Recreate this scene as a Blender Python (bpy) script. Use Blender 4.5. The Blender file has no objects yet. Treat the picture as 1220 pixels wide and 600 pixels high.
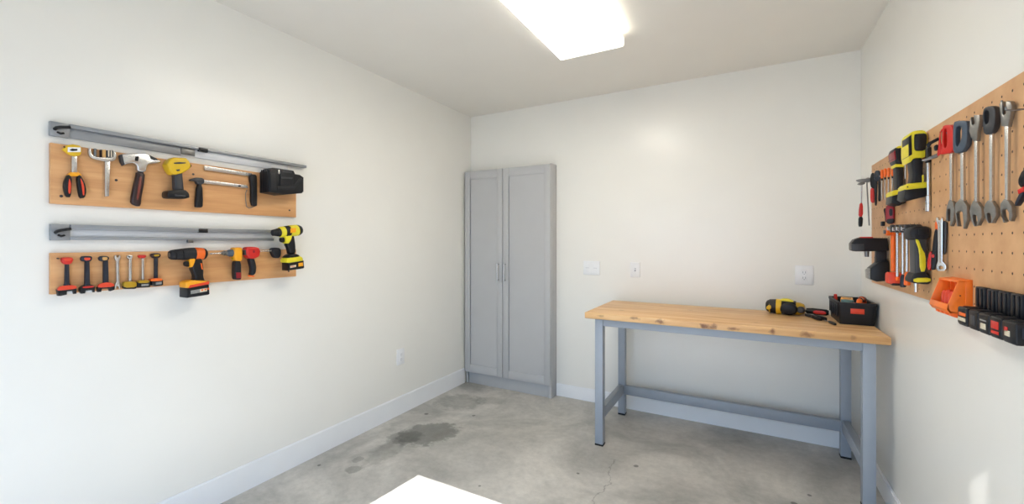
import bpy, bmesh, math, random
from mathutils import Vector, Matrix
random.seed(7)
C = bpy.context.scene.collection
PI = math.pi
# ------------------------------------------------------------------ room dimensions (metres)
XL, XR, D, H = -2.49, 0.665, 3.623, 2.6926       # left wall, right wall, back wall, ceiling
YF, TW = -0.5, 0.15                              # inner face of the front wall, wall thickness
# traced outlines of the wall tools: (position along the wall frame, height), metres
T = {
 'pl_head': [(0.6273, 1.7811), (0.64, 1.8015), (0.6587, 1.809), (0.6797, 1.808), (0.6861, 1.7977), (0.6854, 1.7763), (0.6797, 1.7658), (0.6624, 1.7588), (0.6474, 1.7641)],
 'pl_win': [(0.6425, 1.7934), (0.681, 1.7996), (0.6817, 1.7807), (0.6425, 1.7734)],
 'pl_mark': [(0.6469, 1.7824), (0.6554, 1.7903), (0.6629, 1.7904), (0.671, 1.7919), (0.671, 1.7842), (0.6554, 1.7799)],
 'pl_shaft': [(0.6563, 1.7663), (0.6724, 1.7693), (0.6724, 1.6814), (0.6563, 1.6791)],
 'pl_collar': [(0.6433, 1.6823), (0.652, 1.6922), (0.6747, 1.6955), (0.6854, 1.6882), (0.6824, 1.6754), (0.6716, 1.6782), (0.656, 1.6761), (0.6465, 1.6706)],
 'pl_hl': [(0.6437, 1.6845), (0.6327, 1.653), (0.6309, 1.6219), (0.6383, 1.5889), (0.6532, 1.5878), (0.6557, 1.6403), (0.6567, 1.6718)],
 'pl_hls': [(0.6472, 1.6704), (0.6534, 1.6399), (0.6509, 1.6032), (0.6447, 1.6026), (0.644, 1.6388)],
 'pl_hr': [(0.67, 1.6771), (0.6815, 1.6871), (0.6952, 1.6557), (0.701, 1.619), (0.6952, 1.5889), (0.6797, 1.5861), (0.6746, 1.6215)],
 'pl_hrs': [(0.6794, 1.6772), (0.6923, 1.6446), (0.6936, 1.6022), (0.6882, 1.5988), (0.6851, 1.6331)],
 'cl_frame': [(0.7084, 1.8036), (0.715, 1.8049), (0.7164, 1.7825), (0.7244, 1.7703), (0.7548, 1.7713), (0.7842, 1.7765), (0.7907, 1.7877), (0.7884, 1.8069), (0.795, 1.8052), (0.8004, 1.7868), (0.795, 1.7661), (0.7799, 1.758), (0.759, 1.7545), (0.7222, 1.7591), (0.7103, 1.7678), (0.7063, 1.786)],
 'cl_shaft': [(0.7607, 1.758), (0.7789, 1.761), (0.7752, 1.6052), (0.7618, 1.6021)],
 'cl_screw': [(0.7271, 1.8044), (0.7335, 1.8056), (0.7335, 1.7683), (0.7271, 1.7672)],
 'cl_jaw': [(0.7458, 1.8043), (0.751, 1.8053), (0.751, 1.7706), (0.7458, 1.7697)],
 'cl_tan': [(0.7518, 1.8049), (0.764, 1.8072), (0.764, 1.773), (0.7518, 1.7709)],
 'cl_blk': [(0.7648, 1.805), (0.7878, 1.8094), (0.7878, 1.776), (0.7648, 1.772)],
 'hm_head': [(0.8119, 1.7909), (0.8177, 1.7972), (0.8636, 1.8094), (0.9008, 1.8174), (0.9154, 1.8123), (0.9218, 1.7898), (0.9589, 1.7934), (0.9599, 1.7803), (0.9176, 1.7694), (0.9071, 1.7611), (0.9008, 1.7265), (0.8697, 1.727), (0.8685, 1.7549), (0.8554, 1.7632), (0.8354, 1.7561), (0.8236, 1.7489), (0.816, 1.7642)],
 'hm_cap': [(0.8082, 1.7889), (0.8152, 1.7962), (0.8239, 1.7493), (0.8198, 1.7463), (0.8123, 1.7624)],
 'hm_claw': [(0.9094, 1.8138), (0.9237, 1.8109), (0.9471, 1.8008), (0.9586, 1.7892), (0.9399, 1.7908), (0.9208, 1.799)],
 'hm_win': [(0.861, 1.7934), (0.8744, 1.797), (0.8714, 1.7733), (0.8595, 1.7733)],
 'hm_handle': [(0.8685, 1.7269), (0.9008, 1.7265), (0.8964, 1.6714), (0.8873, 1.6133), (0.8839, 1.5692), (0.8697, 1.5666), (0.8473, 1.579), (0.8494, 1.6097), (0.8576, 1.6614), (0.8655, 1.7034)],
 'hm_stripe': [(0.8774, 1.7049), (0.8857, 1.7061), (0.8832, 1.667), (0.8734, 1.5965), (0.8648, 1.5958), (0.8712, 1.6579)],
 'yd_head': [(0.9693, 1.7735), (0.9793, 1.7947), (0.9962, 1.8101), (1.0475, 1.8163), (1.0615, 1.8021), (1.0691, 1.7814), (1.0619, 1.7636), (1.0333, 1.7401), (1.0055, 1.728), (0.9918, 1.7289), (0.9783, 1.7482)],
 'yd_vent1': [(0.9958, 1.7846), (1.0182, 1.7907), (1.0446, 1.7934), (1.0446, 1.7885), (1.02, 1.782), (0.9958, 1.7789)],
 'yd_vent2': [(1.0027, 1.7517), (1.02, 1.7568), (1.02, 1.7486), (1.0096, 1.7447)],
 'yd_nub': [(1.0725, 1.792), (1.0802, 1.7853), (1.0739, 1.7734), (1.0663, 1.7756)],
 'yd_grip': [(1.0028, 1.7365), (1.0376, 1.7497), (1.0447, 1.6587), (1.0073, 1.6518)],
 'yd_batt': [(0.9693, 1.6404), (0.9783, 1.6493), (1.0425, 1.662), (1.0619, 1.6447), (1.0629, 1.617), (0.9783, 1.6121), (0.9693, 1.6193)],
 'sr_bar': [(1.1503, 1.7989), (1.3931, 1.7936), (1.387, 1.7756), (1.1515, 1.7765)],
 'sr_hand': [(1.3758, 1.7866), (1.4123, 1.7888), (1.4151, 1.7586), (1.4161, 1.6187), (1.4123, 1.6074), (1.3823, 1.6118), (1.3832, 1.727), (1.3758, 1.7592)],
 'sr_hook': [(1.413, 1.6115), (1.3895, 1.5983), (1.3779, 1.5955), (1.3641, 1.6045), (1.36, 1.6404), (1.3595, 1.6781), (1.3664, 1.6977)],
 'bs_head': [(1.082, 1.7178), (1.095, 1.7246), (1.108, 1.731), (1.1415, 1.7325), (1.1457, 1.7114), (1.1369, 1.7), (1.1125, 1.697), (1.1058, 1.7124), (1.0842, 1.7109)],
 'bs_hand': [(1.1132, 1.6994), (1.1383, 1.7025), (1.1406, 1.5922), (1.136, 1.5811), (1.1094, 1.5792), (1.1056, 1.5874)],
 'bs_blade': [(1.1456, 1.7253), (1.3662, 1.7228), (1.3718, 1.7069), (1.148, 1.7074)],
 'bs_hole': [(1.3178, 1.717), (1.3312, 1.7186), (1.3312, 1.7111), (1.3178, 1.7096)],
 'ch_front': [(1.4389, 1.807), (1.4632, 1.8298), (1.5866, 1.8313), (1.5973, 1.8128), (1.6274, 1.812), (1.6524, 1.8001), (1.6524, 1.7129), (1.6412, 1.7015), (1.5759, 1.6898), (1.5236, 1.6797), (1.4389, 1.688)],
 'ch_clip': [(1.4981, 1.8272), (1.5812, 1.8269), (1.5812, 1.7449), (1.4981, 1.7301)],
 'ch_r1': [(1.5006, 1.7811), (1.5705, 1.7862), (1.5705, 1.7782), (1.5006, 1.7719)],
 'ch_r2': [(1.5107, 1.819), (1.5679, 1.8206), (1.5679, 1.8126), (1.5107, 1.8093)],
 'ch_bar': [(1.4855, 1.7241), (1.5839, 1.7405), (1.6164, 1.7848), (1.6468, 1.7939), (1.6468, 1.7735), (1.6219, 1.7652), (1.5893, 1.7211), (1.4855, 1.7023)],
 'ch_lat': [(1.4864, 1.8208), (1.497, 1.821), (1.497, 1.7957), (1.4864, 1.7967)],
 'ch_col': [(1.4437, 1.7907), (1.4706, 1.7969), (1.4806, 1.7018), (1.4437, 1.6954)],
 'r1': [(0.5979, 1.8932), (0.5979, 1.8354), (1.7105, 1.8899), (1.7105, 1.8633), (1.6647, 1.8617), (1.1696, 1.8829), (1.1385, 1.8843)],
 'r2': [(0.5991, 1.4715), (0.5991, 1.4069), (1.5097, 1.4797), (1.5097, 1.42), (1.1308, 1.4606), (1.1696, 1.4457), (1.0747, 1.4339), (1.0968, 1.4214)],
 'b1': [(0.5979, 1.8184), (0.5979, 1.5565), (1.6704, 1.7942), (1.6704, 1.6996), (1.6704, 1.563)],
 'b2': [(0.5979, 1.3593), (0.5979, 1.179), (1.6704, 1.3581), (1.6704, 1.2162), (1.6704, 1.2004)],
 't1_head': [(0.6236, 1.3405), (0.6569, 1.3395), (0.6596, 1.3303), (0.6556, 1.3169), (0.6489, 1.3106), (0.6341, 1.3113), (0.6248, 1.3202)],
 't1_top': [(0.6283, 1.3362), (0.6542, 1.3354), (0.653, 1.3257), (0.6308, 1.3259)],
 't1_shaft': [(0.6361, 1.3139), (0.6482, 1.3134), (0.6494, 1.2335), (0.6547, 1.2216), (0.6305, 1.2199), (0.6346, 1.2313)],
 't1_red': [(0.6118, 1.2176), (0.6221, 1.2242), (0.6515, 1.2254), (0.6676, 1.2201), (0.6691, 1.2091), (0.6245, 1.2058), (0.6118, 1.2057)],
 't1_base': [(0.6118, 1.2097), (0.6681, 1.2105), (0.6681, 1.1878), (0.6596, 1.1876), (0.6571, 1.2004), (0.6397, 1.2004), (0.6392, 1.187), (0.6214, 1.1835), (0.6149, 1.1842)],
 't1_plate': [(0.6418, 1.2044), (0.661, 1.2025), (0.661, 1.1882), (0.6418, 1.1902)],
 't2_head': [(0.6817, 1.3349), (0.6861, 1.3443), (0.7143, 1.3435), (0.7186, 1.3355), (0.7157, 1.3241), (0.7085, 1.3194), (0.6913, 1.32), (0.683, 1.3253)],
 't2_top': [(0.6898, 1.3374), (0.7113, 1.3375), (0.7107, 1.3264), (0.6937, 1.3249)],
 't2_shaft': [(0.6957, 1.322), (0.7102, 1.3214), (0.712, 1.2247), (0.7154, 1.2155), (0.6918, 1.2158), (0.695, 1.2244)],
 't2_red': [(0.6856, 1.2147), (0.692, 1.2169), (0.7217, 1.2164), (0.7217, 1.2099), (0.6869, 1.2082)],
 't2_base': [(0.6793, 1.2112), (0.6901, 1.2198), (0.7158, 1.2204), (0.7259, 1.213), (0.7243, 1.188), (0.719, 1.1885), (0.7174, 1.198), (0.6961, 1.198), (0.6946, 1.1868), (0.6834, 1.1862), (0.6786, 1.1962)],
 't2_plate': [(0.6982, 1.2025), (0.7215, 1.2002), (0.7215, 1.1869), (0.6982, 1.1893)],
 't3_head': [(0.7376, 1.3331), (0.7444, 1.343), (0.7673, 1.3424), (0.7743, 1.3319), (0.7673, 1.32), (0.7444, 1.3191)],
 't3_top': [(0.7484, 1.3382), (0.7663, 1.3377), (0.7663, 1.3245), (0.7498, 1.3236)],
 't3_shaft': [(0.7544, 1.3219), (0.7705, 1.3213), (0.7727, 1.2247), (0.7769, 1.2181), (0.75, 1.2179), (0.7544, 1.2255)],
 't3_red': [(0.7337, 1.2189), (0.7473, 1.2261), (0.7702, 1.2282), (0.7891, 1.2174), (0.7865, 1.2058), (0.7337, 1.2063)],
 't3_base': [(0.7332, 1.2091), (0.7897, 1.2103), (0.7897, 1.1925), (0.7756, 1.1876), (0.7731, 1.1996), (0.7479, 1.2005), (0.7454, 1.1877), (0.7364, 1.1875)],
 't4': [(0.7937, 1.3423), (0.7997, 1.3459), (0.802, 1.3357), (0.8072, 1.3356), (0.8083, 1.3453), (0.8139, 1.3436), (0.8153, 1.3342), (0.811, 1.3227), (0.8098, 1.3175), (0.8113, 1.2272), (0.8153, 1.2118), (0.8139, 1.1943), (0.8081, 1.1944), (0.8069, 1.205), (0.8, 1.2057), (0.7991, 1.1949), (0.7951, 1.1968), (0.7945, 1.2099), (0.8008, 1.228), (0.7997, 1.3178), (0.7939, 1.3292)],
 't5_head': [(0.8352, 1.3431), (0.8435, 1.3448), (0.8568, 1.3418), (0.8556, 1.3304), (0.8513, 1.3255), (0.8399, 1.3267), (0.8352, 1.3337)],
 't5_notch': [(0.8392, 1.3392), (0.8452, 1.3391), (0.8452, 1.333), (0.8392, 1.3332)],
 't5_shaft': [(0.8431, 1.3295), (0.8545, 1.3292), (0.8545, 1.2199), (0.8431, 1.2209)],
 't5_gold': [(0.8209, 1.2195), (0.8253, 1.2248), (0.8627, 1.2237), (0.8672, 1.2157), (0.8666, 1.1965), (0.8209, 1.1977)],
 't5_rim': [(0.8204, 1.2052), (0.8686, 1.2039), (0.8673, 1.1918), (0.8603, 1.1893), (0.826, 1.1919), (0.8213, 1.1961)],
 't6_head': [(0.8732, 1.3441), (0.9059, 1.3433), (0.9037, 1.3316), (0.8933, 1.3269), (0.8778, 1.3305)],
 't6_shaft': [(0.8899, 1.33), (0.8996, 1.3297), (0.8996, 1.2202), (0.8899, 1.221)],
 't6_gold': [(0.8727, 1.2223), (0.8757, 1.2266), (0.9101, 1.2259), (0.9146, 1.2189), (0.9117, 1.2129), (0.8727, 1.2138)],
 't6_base': [(0.8688, 1.2194), (0.9188, 1.2185), (0.9188, 1.1957), (0.9153, 1.1921), (0.8734, 1.1936), (0.8688, 1.2006)],
 't6_lab': [(0.884, 1.2089), (0.9107, 1.209), (0.9107, 1.1996), (0.884, 1.1996)],
 't7_head': [(0.9203, 1.343), (0.9284, 1.3507), (0.9545, 1.3513), (0.9627, 1.3419), (0.9561, 1.3281), (0.9348, 1.3248), (0.9235, 1.3331)],
 't7_top': [(0.9314, 1.3439), (0.9543, 1.3457), (0.9529, 1.3362), (0.9333, 1.3352)],
 't7_shaft': [(0.937, 1.3286), (0.9511, 1.3282), (0.9511, 1.2283), (0.937, 1.2274)],
 't7_org': [(0.919, 1.2272), (0.9229, 1.2316), (0.9554, 1.2324), (0.9654, 1.2257), (0.962, 1.2183), (0.9213, 1.2184)],
 't7_base': [(0.922, 1.221), (0.9678, 1.2234), (0.9688, 1.1992), (0.9628, 1.1957), (0.9365, 1.1949), (0.922, 1.2005)],
 't7_lab': [(0.938, 1.213), (0.961, 1.2143), (0.961, 1.2031), (0.938, 1.2019)],
 'da_axis': [(0.9834, 1.3414), (0.997, 1.3415), (1.0874, 1.3455), (1.1249, 1.3438), (1.1444, 1.3429), (1.0874, 1.3715), (1.0874, 1.3186)],
 'da_trig': [(1.0408, 1.3064), (1.0647, 1.3109), (1.0684, 1.2837), (1.0593, 1.28), (1.0436, 1.2849)],
 'da_guard': [(1.0572, 1.3216), (1.0885, 1.3248), (1.0775, 1.281), (1.063, 1.2775), (1.0616, 1.3008)],
 'da_grip': [(1.0675, 1.2798), (1.0858, 1.3206), (1.1156, 1.3239), (1.1231, 1.2642), (1.1212, 1.2262), (1.1326, 1.204), (1.0821, 1.1955), (1.0675, 1.2071), (1.0872, 1.2265)],
 'da_gripa': [(1.1057, 1.2989), (1.1132, 1.2965), (1.1174, 1.2646), (1.1121, 1.267)],
 'da_foot': [(1.0359, 1.2064), (1.0483, 1.2132), (1.0663, 1.2159), (1.137, 1.2075), (1.1389, 1.1899), (1.0441, 1.1784), (1.0359, 1.1816)],
 'da_red': [(1.051, 1.1938), (1.0763, 1.197), (1.1372, 1.2063), (1.1384, 1.1909), (1.0873, 1.1836), (1.0457, 1.1783)],
 'da_batt': [(1.0412, 1.1789), (1.1354, 1.1892), (1.1385, 1.1409), (1.1327, 1.1373), (1.0408, 1.1316)],
 'da_lab': [(1.0531, 1.1663), (1.1249, 1.1736), (1.126, 1.1558), (1.0538, 1.149)],
 'da_lab2': [(1.0928, 1.1691), (1.1239, 1.1721), (1.125, 1.1572), (1.0936, 1.154)],
 'db_axis': [(1.1648, 1.3427), (1.2181, 1.345), (1.25, 1.3448), (1.2875, 1.344), (1.3058, 1.3436)],
 'db_body': [(1.2761, 1.3711), (1.2847, 1.3751), (1.3135, 1.3748), (1.3179, 1.3633), (1.3166, 1.3045), (1.3065, 1.2994), (1.2821, 1.303), (1.2753, 1.3187)],
 'db_trig': [(1.2711, 1.3186), (1.284, 1.3214), (1.2874, 1.3072), (1.2771, 1.3066)],
 'db_hand': [(1.283, 1.3048), (1.3135, 1.3037), (1.3152, 1.2044), (1.3108, 1.1983), (1.2865, 1.2002), (1.2817, 1.2069), (1.2796, 1.2506)],
 'db_red': [(1.2851, 1.2394), (1.3121, 1.2377), (1.3125, 1.2074), (1.2868, 1.2075)],
 'dc_body': [(1.3375, 1.3723), (1.3524, 1.3782), (1.4074, 1.3763), (1.4174, 1.3538), (1.4121, 1.323), (1.3971, 1.3149), (1.3775, 1.3089), (1.3524, 1.3135), (1.3375, 1.3339)],
 'dc_mouth': [(1.3295, 1.3566), (1.3429, 1.3629), (1.3493, 1.3535), (1.3493, 1.3349), (1.3429, 1.3304), (1.3304, 1.3354)],
 'dc_dot': [(1.3705, 1.3579), (1.3825, 1.3577), (1.3825, 1.3436), (1.3705, 1.3438)],
 'dc_hand': [(1.3574, 1.316), (1.3869, 1.3175), (1.4, 1.2673), (1.3967, 1.2281), (1.3804, 1.2154), (1.3675, 1.2182), (1.3721, 1.2465), (1.3693, 1.2734)],
 'dc_tip': [(1.3649, 1.2202), (1.3824, 1.2162), (1.3908, 1.2132), (1.3871, 1.2064), (1.3677, 1.2097)],
 'dc_rod': [(1.4253, 1.3521), (1.5039, 1.3527)],
 'dc_head': [(1.4907, 1.3633), (1.5048, 1.3725), (1.5422, 1.3677), (1.5448, 1.3287), (1.5329, 1.3081), (1.5093, 1.3113), (1.4957, 1.3387)],
 'dd_axis': [(1.4721, 1.4572), (1.4906, 1.4595), (1.5158, 1.4615), (1.5416, 1.4645), (1.5731, 1.4692), (1.6251, 1.4756), (1.6568, 1.4805), (1.5731, 1.4983), (1.5731, 1.4392)],
 'dd_lab': [(1.5626, 1.4843), (1.5973, 1.4888), (1.5973, 1.4628), (1.5626, 1.4581)],
 'dd_trig': [(1.5157, 1.4271), (1.5436, 1.4328), (1.5488, 1.407), (1.5358, 1.4001), (1.5209, 1.405)],
 'dd_guard': [(1.5378, 1.4396), (1.5852, 1.4478), (1.5772, 1.4176), (1.5639, 1.3936), (1.5393, 1.3976), (1.5429, 1.4174)],
 'dd_grip': [(1.5495, 1.3951), (1.5759, 1.4351), (1.5973, 1.4455), (1.6065, 1.3915), (1.6098, 1.3318), (1.5705, 1.3287), (1.5668, 1.3602)],
 'dd_foot': [(1.5319, 1.3044), (1.5553, 1.3249), (1.6034, 1.3297), (1.6336, 1.3112), (1.6392, 1.2896), (1.5459, 1.2808), (1.5319, 1.2853)],
 'dd_top': [(1.5358, 1.3137), (1.5593, 1.3328), (1.6021, 1.3338), (1.6212, 1.3141), (1.5488, 1.3064)],
 'dd_batt': [(1.5416, 1.2806), (1.6385, 1.2923), (1.6424, 1.2489), (1.6374, 1.2446), (1.5416, 1.2368)],
 'dd_lab1': [(1.5496, 1.265), (1.5867, 1.2692), (1.5867, 1.2563), (1.5496, 1.2522)],
 'dd_lab2': [(1.6019, 1.2786), (1.6315, 1.2819), (1.6326, 1.2601), (1.6029, 1.2575)],
 'hr_head': [(-0.1017, 1.7596), (-0.0819, 1.765), (-0.0368, 1.7655), (-0.0172, 1.7888), (-0.0091, 1.7848), (-0.0116, 1.7532), (-0.0368, 1.744), (-0.0819, 1.7457)],
 'hr_tine': [(-0.0945, 1.7369), (-0.0819, 1.7452), (-0.0593, 1.7484), (-0.0563, 1.7343), (-0.0819, 1.7288)],
 'hr_shaft': [(-0.0721, 1.7513), (-0.0743, 1.6215)],
 'hr_red': [(-0.0808, 1.6275), (-0.0676, 1.6269), (-0.0668, 1.5491), (-0.0861, 1.5496), (-0.085, 1.5882)],
 'hr_blk': [(-0.0861, 1.5496), (-0.0668, 1.5491), (-0.0691, 1.4986), (-0.0728, 1.4915), (-0.085, 1.4917), (-0.0872, 1.5062)],
 'hr_rod': [(-0.048, 1.7591), (-0.0368, 1.498)],
 'p1_blk': [(-0.0354, 1.7175), (-0.0366, 1.765), (-0.0316, 1.7904), (-0.0221, 1.7937), (-0.0145, 1.7762), (-0.0168, 1.7059), (-0.024, 1.702)],
 'p1_red': [(-0.0358, 1.7104), (-0.0183, 1.7061), (-0.0191, 1.6261), (-0.0278, 1.6221), (-0.0358, 1.637)],
 'p2_head': [(-0.0311, 1.7517), (-0.03, 1.7814), (-0.0226, 1.7941), (-0.008, 1.792), (-0.0019, 1.7706), (-0.003, 1.748), (-0.0135, 1.7334), (-0.0241, 1.7347)],
 'p2_l1': [(-0.0285, 1.7537), (-0.0182, 1.7432), (-0.019, 1.67), (-0.0211, 1.6039), (-0.0263, 1.602), (-0.0292, 1.6711)],
 'p2_l2': [(-0.0138, 1.7426), (-0.0037, 1.7504), (-0.003, 1.6321), (-0.0073, 1.6233), (-0.0124, 1.6283), (-0.0117, 1.6784)],
 'sd': [(-2.8707, 1.7806, -2.8707, 1.621), (-2.8123, 1.7782, -2.8123, 1.618), (-2.7508, 1.7717, -2.7508, 1.6167), (-2.6868, 1.7679, -2.6868, 1.6191)],
 'dv_red': [(-0.0109, 1.5811), (-0.0029, 1.5903), (0.0178, 1.5898), (0.0251, 1.5767), (0.0251, 1.5136), (0.0194, 1.4949), (-0.0029, 1.4935), (-0.0099, 1.5108)],
 'dv_blk': [(-0.0196, 1.5667), (-0.0157, 1.5758), (-0.008, 1.5745), (-0.008, 1.5022), (-0.0131, 1.5066), (-0.0148, 1.5408)],
 'dv_but': [(0.0035, 1.5695), (0.0169, 1.5704), (0.0175, 1.535), (0.0048, 1.5339)],
 'dv_low': [(-0.0061, 1.52), (0.0238, 1.5229), (0.0232, 1.5053), (0.0182, 1.4962), (-0.0016, 1.4947), (-0.0067, 1.5047)],
 'd1_head': [(-0.0419, 1.8256), (-0.0377, 1.8404), (-0.0305, 1.8471), (-0.0078, 1.8481), (0.0014, 1.8347), (0.0025, 1.8171), (0.0025, 1.776), (-0.0022, 1.7644), (-0.0276, 1.7643), (-0.0377, 1.784)],
 'd1_yel': [(-0.0341, 1.8432), (-0.0264, 1.8498), (-0.008, 1.8505), (-0.0051, 1.8431), (-0.0252, 1.8391)],
 'd1_red': [(-0.0422, 1.8237), (-0.0371, 1.8325), (-0.0329, 1.7898), (-0.0377, 1.7856)],
 'd1_col': [(-0.0362, 1.7666), (0.0008, 1.7633), (0.0008, 1.7501), (-0.0362, 1.7533)],
 'd1_grip': [(-0.0323, 1.7546), (-0.0048, 1.7522), (-0.006, 1.645), (-0.0288, 1.6424)],
 'd1_band': [(-0.0494, 1.6335), (-0.0419, 1.6444), (0.0025, 1.6499), (0.0025, 1.6327), (-0.0476, 1.6192)],
 'd1_batt': [(-0.0476, 1.62), (0.0025, 1.6327), (0.0025, 1.5853), (-0.0219, 1.573), (-0.0506, 1.5856)],
 'og_sd': [(-2.5337, 1.8576), (-2.5337, 1.7896), (-2.5337, 1.7366), (-2.5337, 1.6875)],
 'd2_head': [(-0.0569, 1.8396), (-0.0506, 1.8555), (-0.0376, 1.8608), (-0.0089, 1.8602), (0.0007, 1.8425), (0.0023, 1.8062), (-0.0043, 1.7515), (-0.0137, 1.7463), (-0.0407, 1.7489), (-0.0522, 1.7296), (-0.0584, 1.7669)],
 'd2_win': [(-0.0407, 1.8446), (-0.0325, 1.8467), (-0.0043, 1.8459), (-0.0008, 1.8304), (-0.0028, 1.7931), (-0.0084, 1.7745), (-0.035, 1.776), (-0.0402, 1.7851)],
 'd2_win2': [(-0.035, 1.8346), (-0.0247, 1.8368), (-0.0222, 1.7866), (-0.034, 1.7862)],
 'd2_left': [(-0.0579, 1.8366), (-0.049, 1.846), (-0.047, 1.7634), (-0.0569, 1.756)],
 'd2_grip': [(-0.0483, 1.7531), (-0.0089, 1.7493), (-0.0112, 1.6765), (-0.0074, 1.643), (-0.048, 1.6406), (-0.0418, 1.6789), (-0.0467, 1.726)],
 'd2_band': [(-0.0684, 1.6343), (-0.0611, 1.6439), (0.0025, 1.6479), (0.0025, 1.6253), (-0.0658, 1.6192)],
 'd2_batt': [(-0.0684, 1.6204), (0.0025, 1.626), (0.0025, 1.5903), (-0.0611, 1.5737), (-0.0718, 1.5847)],
 'd2_nub': [(-0.015, 1.6758), (-0.0109, 1.6762), (-0.0109, 1.6227), (-0.015, 1.623)],
 'd2_bolt': [(-0.0637, 1.633), (-0.0595, 1.6334), (-0.0595, 1.6278), (-0.0637, 1.6274)],
 'bar': [(-0.0033, 1.7863), (-0.0033, 1.7214), (-0.0033, 1.5915), (-0.0033, 1.5255)],
 'sn_blade': [(-0.0112, 1.717), (0.0035, 1.7248), (0.0347, 1.7408), (0.0377, 1.7293), (0.0332, 1.7232), (0.015, 1.7179), (-0.0051, 1.7127)],
 'sn_upper': [(0.0026, 1.7769), (0.0081, 1.7844), (0.0354, 1.7999), (0.0383, 1.7889), (0.0173, 1.7769), (0.0115, 1.7652), (0.0049, 1.7633)],
 'sn_pivot': [(0.0227, 1.7674), (0.0309, 1.7732), (0.0359, 1.7661), (0.0354, 1.7515), (0.0264, 1.7483), (0.0232, 1.7552)],
 'sn_loop': [(0.0361, 1.7829), (0.0377, 1.8072), (0.0406, 1.8248), (0.0482, 1.8323), (0.0555, 1.8241), (0.0571, 1.7756), (0.0511, 1.7471), (0.0332, 1.7241), (0.0316, 1.7371)],
 'sn_hole': [(0.0406, 1.8067), (0.0422, 1.8166), (0.0451, 1.8212), (0.0502, 1.8178), (0.0502, 1.7807), (0.0466, 1.7715), (0.0422, 1.7715)],
 'w1_head': [(-0.0102, 1.8172), (0.0002, 1.821), (0.023, 1.8138), (0.0291, 1.8003), (0.0309, 1.7336), (0.023, 1.7156), (-0.008, 1.7182), (-0.0185, 1.7183), (-0.0124, 1.7472), (-0.0111, 1.7891)],
 'w1_hole': [(-0.0042, 1.8054), (0.0061, 1.8068), (0.0074, 1.7475), (-0.0007, 1.7341), (-0.0058, 1.7577)],
 'w1_shaft': [(0.008, 1.7217), (0.0191, 1.7194), (0.0185, 1.542), (0.0092, 1.5429)],
 'w1_jaw': [(0.0129, 1.5529), (0.0239, 1.5415), (0.0306, 1.5189), (0.0261, 1.4795), (0.0169, 1.4578), (0.0123, 1.4624), (0.0148, 1.4801), (0.0157, 1.5156), (0.0123, 1.5212), (0.0052, 1.5188), (0.0036, 1.5031), (0.0064, 1.4761), (-0.0017, 1.481), (-0.0017, 1.508), (0.0018, 1.5302), (0.0086, 1.5489)],
 'w2_head': [(-0.0156, 1.803), (-0.0098, 1.8107), (0.0279, 1.8018), (0.0334, 1.7854), (0.032, 1.7437), (0.0282, 1.7171), (0.0113, 1.7006), (-0.0107, 1.7013), (-0.0173, 1.7161), (-0.0171, 1.7672)],
 'w2_hole': [(-0.0072, 1.7873), (0.0076, 1.79), (0.0132, 1.779), (0.0116, 1.7432), (-0.0015, 1.7199), (-0.0072, 1.7336)],
 'w2_in': [(-0.0182, 1.7932), (-0.0112, 1.7941), (-0.0101, 1.7201), (-0.0165, 1.7159)],
 'w2_shaft': [(-0., 1.7038), (0.0118, 1.7013), (0.0132, 1.5366), (0.0014, 1.5377)],
 'w2_jaw': [(0.0014, 1.5462), (0.0141, 1.5393), (0.0265, 1.5201), (0.0279, 1.4786), (0.0163, 1.4459), (0.013, 1.448), (0.0141, 1.4627), (0.0113, 1.5005), (0.0056, 1.506), (-0.0049, 1.505), (-0.0092, 1.4997), (-0.0072, 1.4806), (-0.0029, 1.455), (-0.0072, 1.4552), (-0.0101, 1.4723), (-0.0159, 1.511), (-0.0136, 1.5321)],
 'w3_head': [(-0.0085, 1.7926), (-0.004, 1.7972), (-0.0027, 1.7742), (0.0025, 1.7707), (0.0058, 1.7745), (0.0033, 1.8016), (0.0217, 1.7969), (0.0237, 1.7833), (0.0161, 1.7462), (0.0138, 1.7172), (0.002, 1.72), (-0.0053, 1.7351), (-0.0106, 1.7551)],
 'w3_shaft': [(0.0025, 1.7252), (0.0133, 1.7226), (0.013, 1.5259), (0.003, 1.5269)],
 'w3_jaw': [(0.003, 1.5335), (0.0146, 1.5266), (0.0279, 1.5072), (0.0297, 1.4816), (0.0166, 1.4532), (0.0135, 1.4551), (0.0158, 1.4707), (0.0128, 1.4848), (0.0069, 1.4891), (0.0012, 1.4874), (0.0022, 1.4714), (0.0089, 1.4535), (0.0051, 1.4515), (-0.0027, 1.4677), (-0.0088, 1.5), (-0.004, 1.5196)],
 'w4_head': [(-0.004, 1.797), (0.006, 1.8041), (0.0253, 1.8001), (0.033, 1.7855), (0.031, 1.7393), (0.02, 1.7196), (0.0001, 1.7215), (-0.004, 1.7488)],
 'w4_hole': [(0.0008, 1.7875), (0.006, 1.7939), (0.014, 1.7875), (0.0131, 1.7566), (0.006, 1.7501), (0.0013, 1.7624)],
 'w4_shaft': [(0.0074, 1.7258), (0.0177, 1.7232), (0.0168, 1.5185), (0.0074, 1.5194)],
 'w4_jaw': [(0.006, 1.5258), (0.0165, 1.523), (0.0285, 1.5027), (0.0296, 1.4807), (0.0182, 1.4575), (0.0158, 1.4593), (0.0172, 1.4741), (0.0131, 1.4874), (0.0077, 1.4903), (0.0036, 1.4869), (0.006, 1.4673), (0.0112, 1.4596), (0.0077, 1.458), (0.0005, 1.4713), (-0.0054, 1.498), (-0.0006, 1.5164)],
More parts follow.
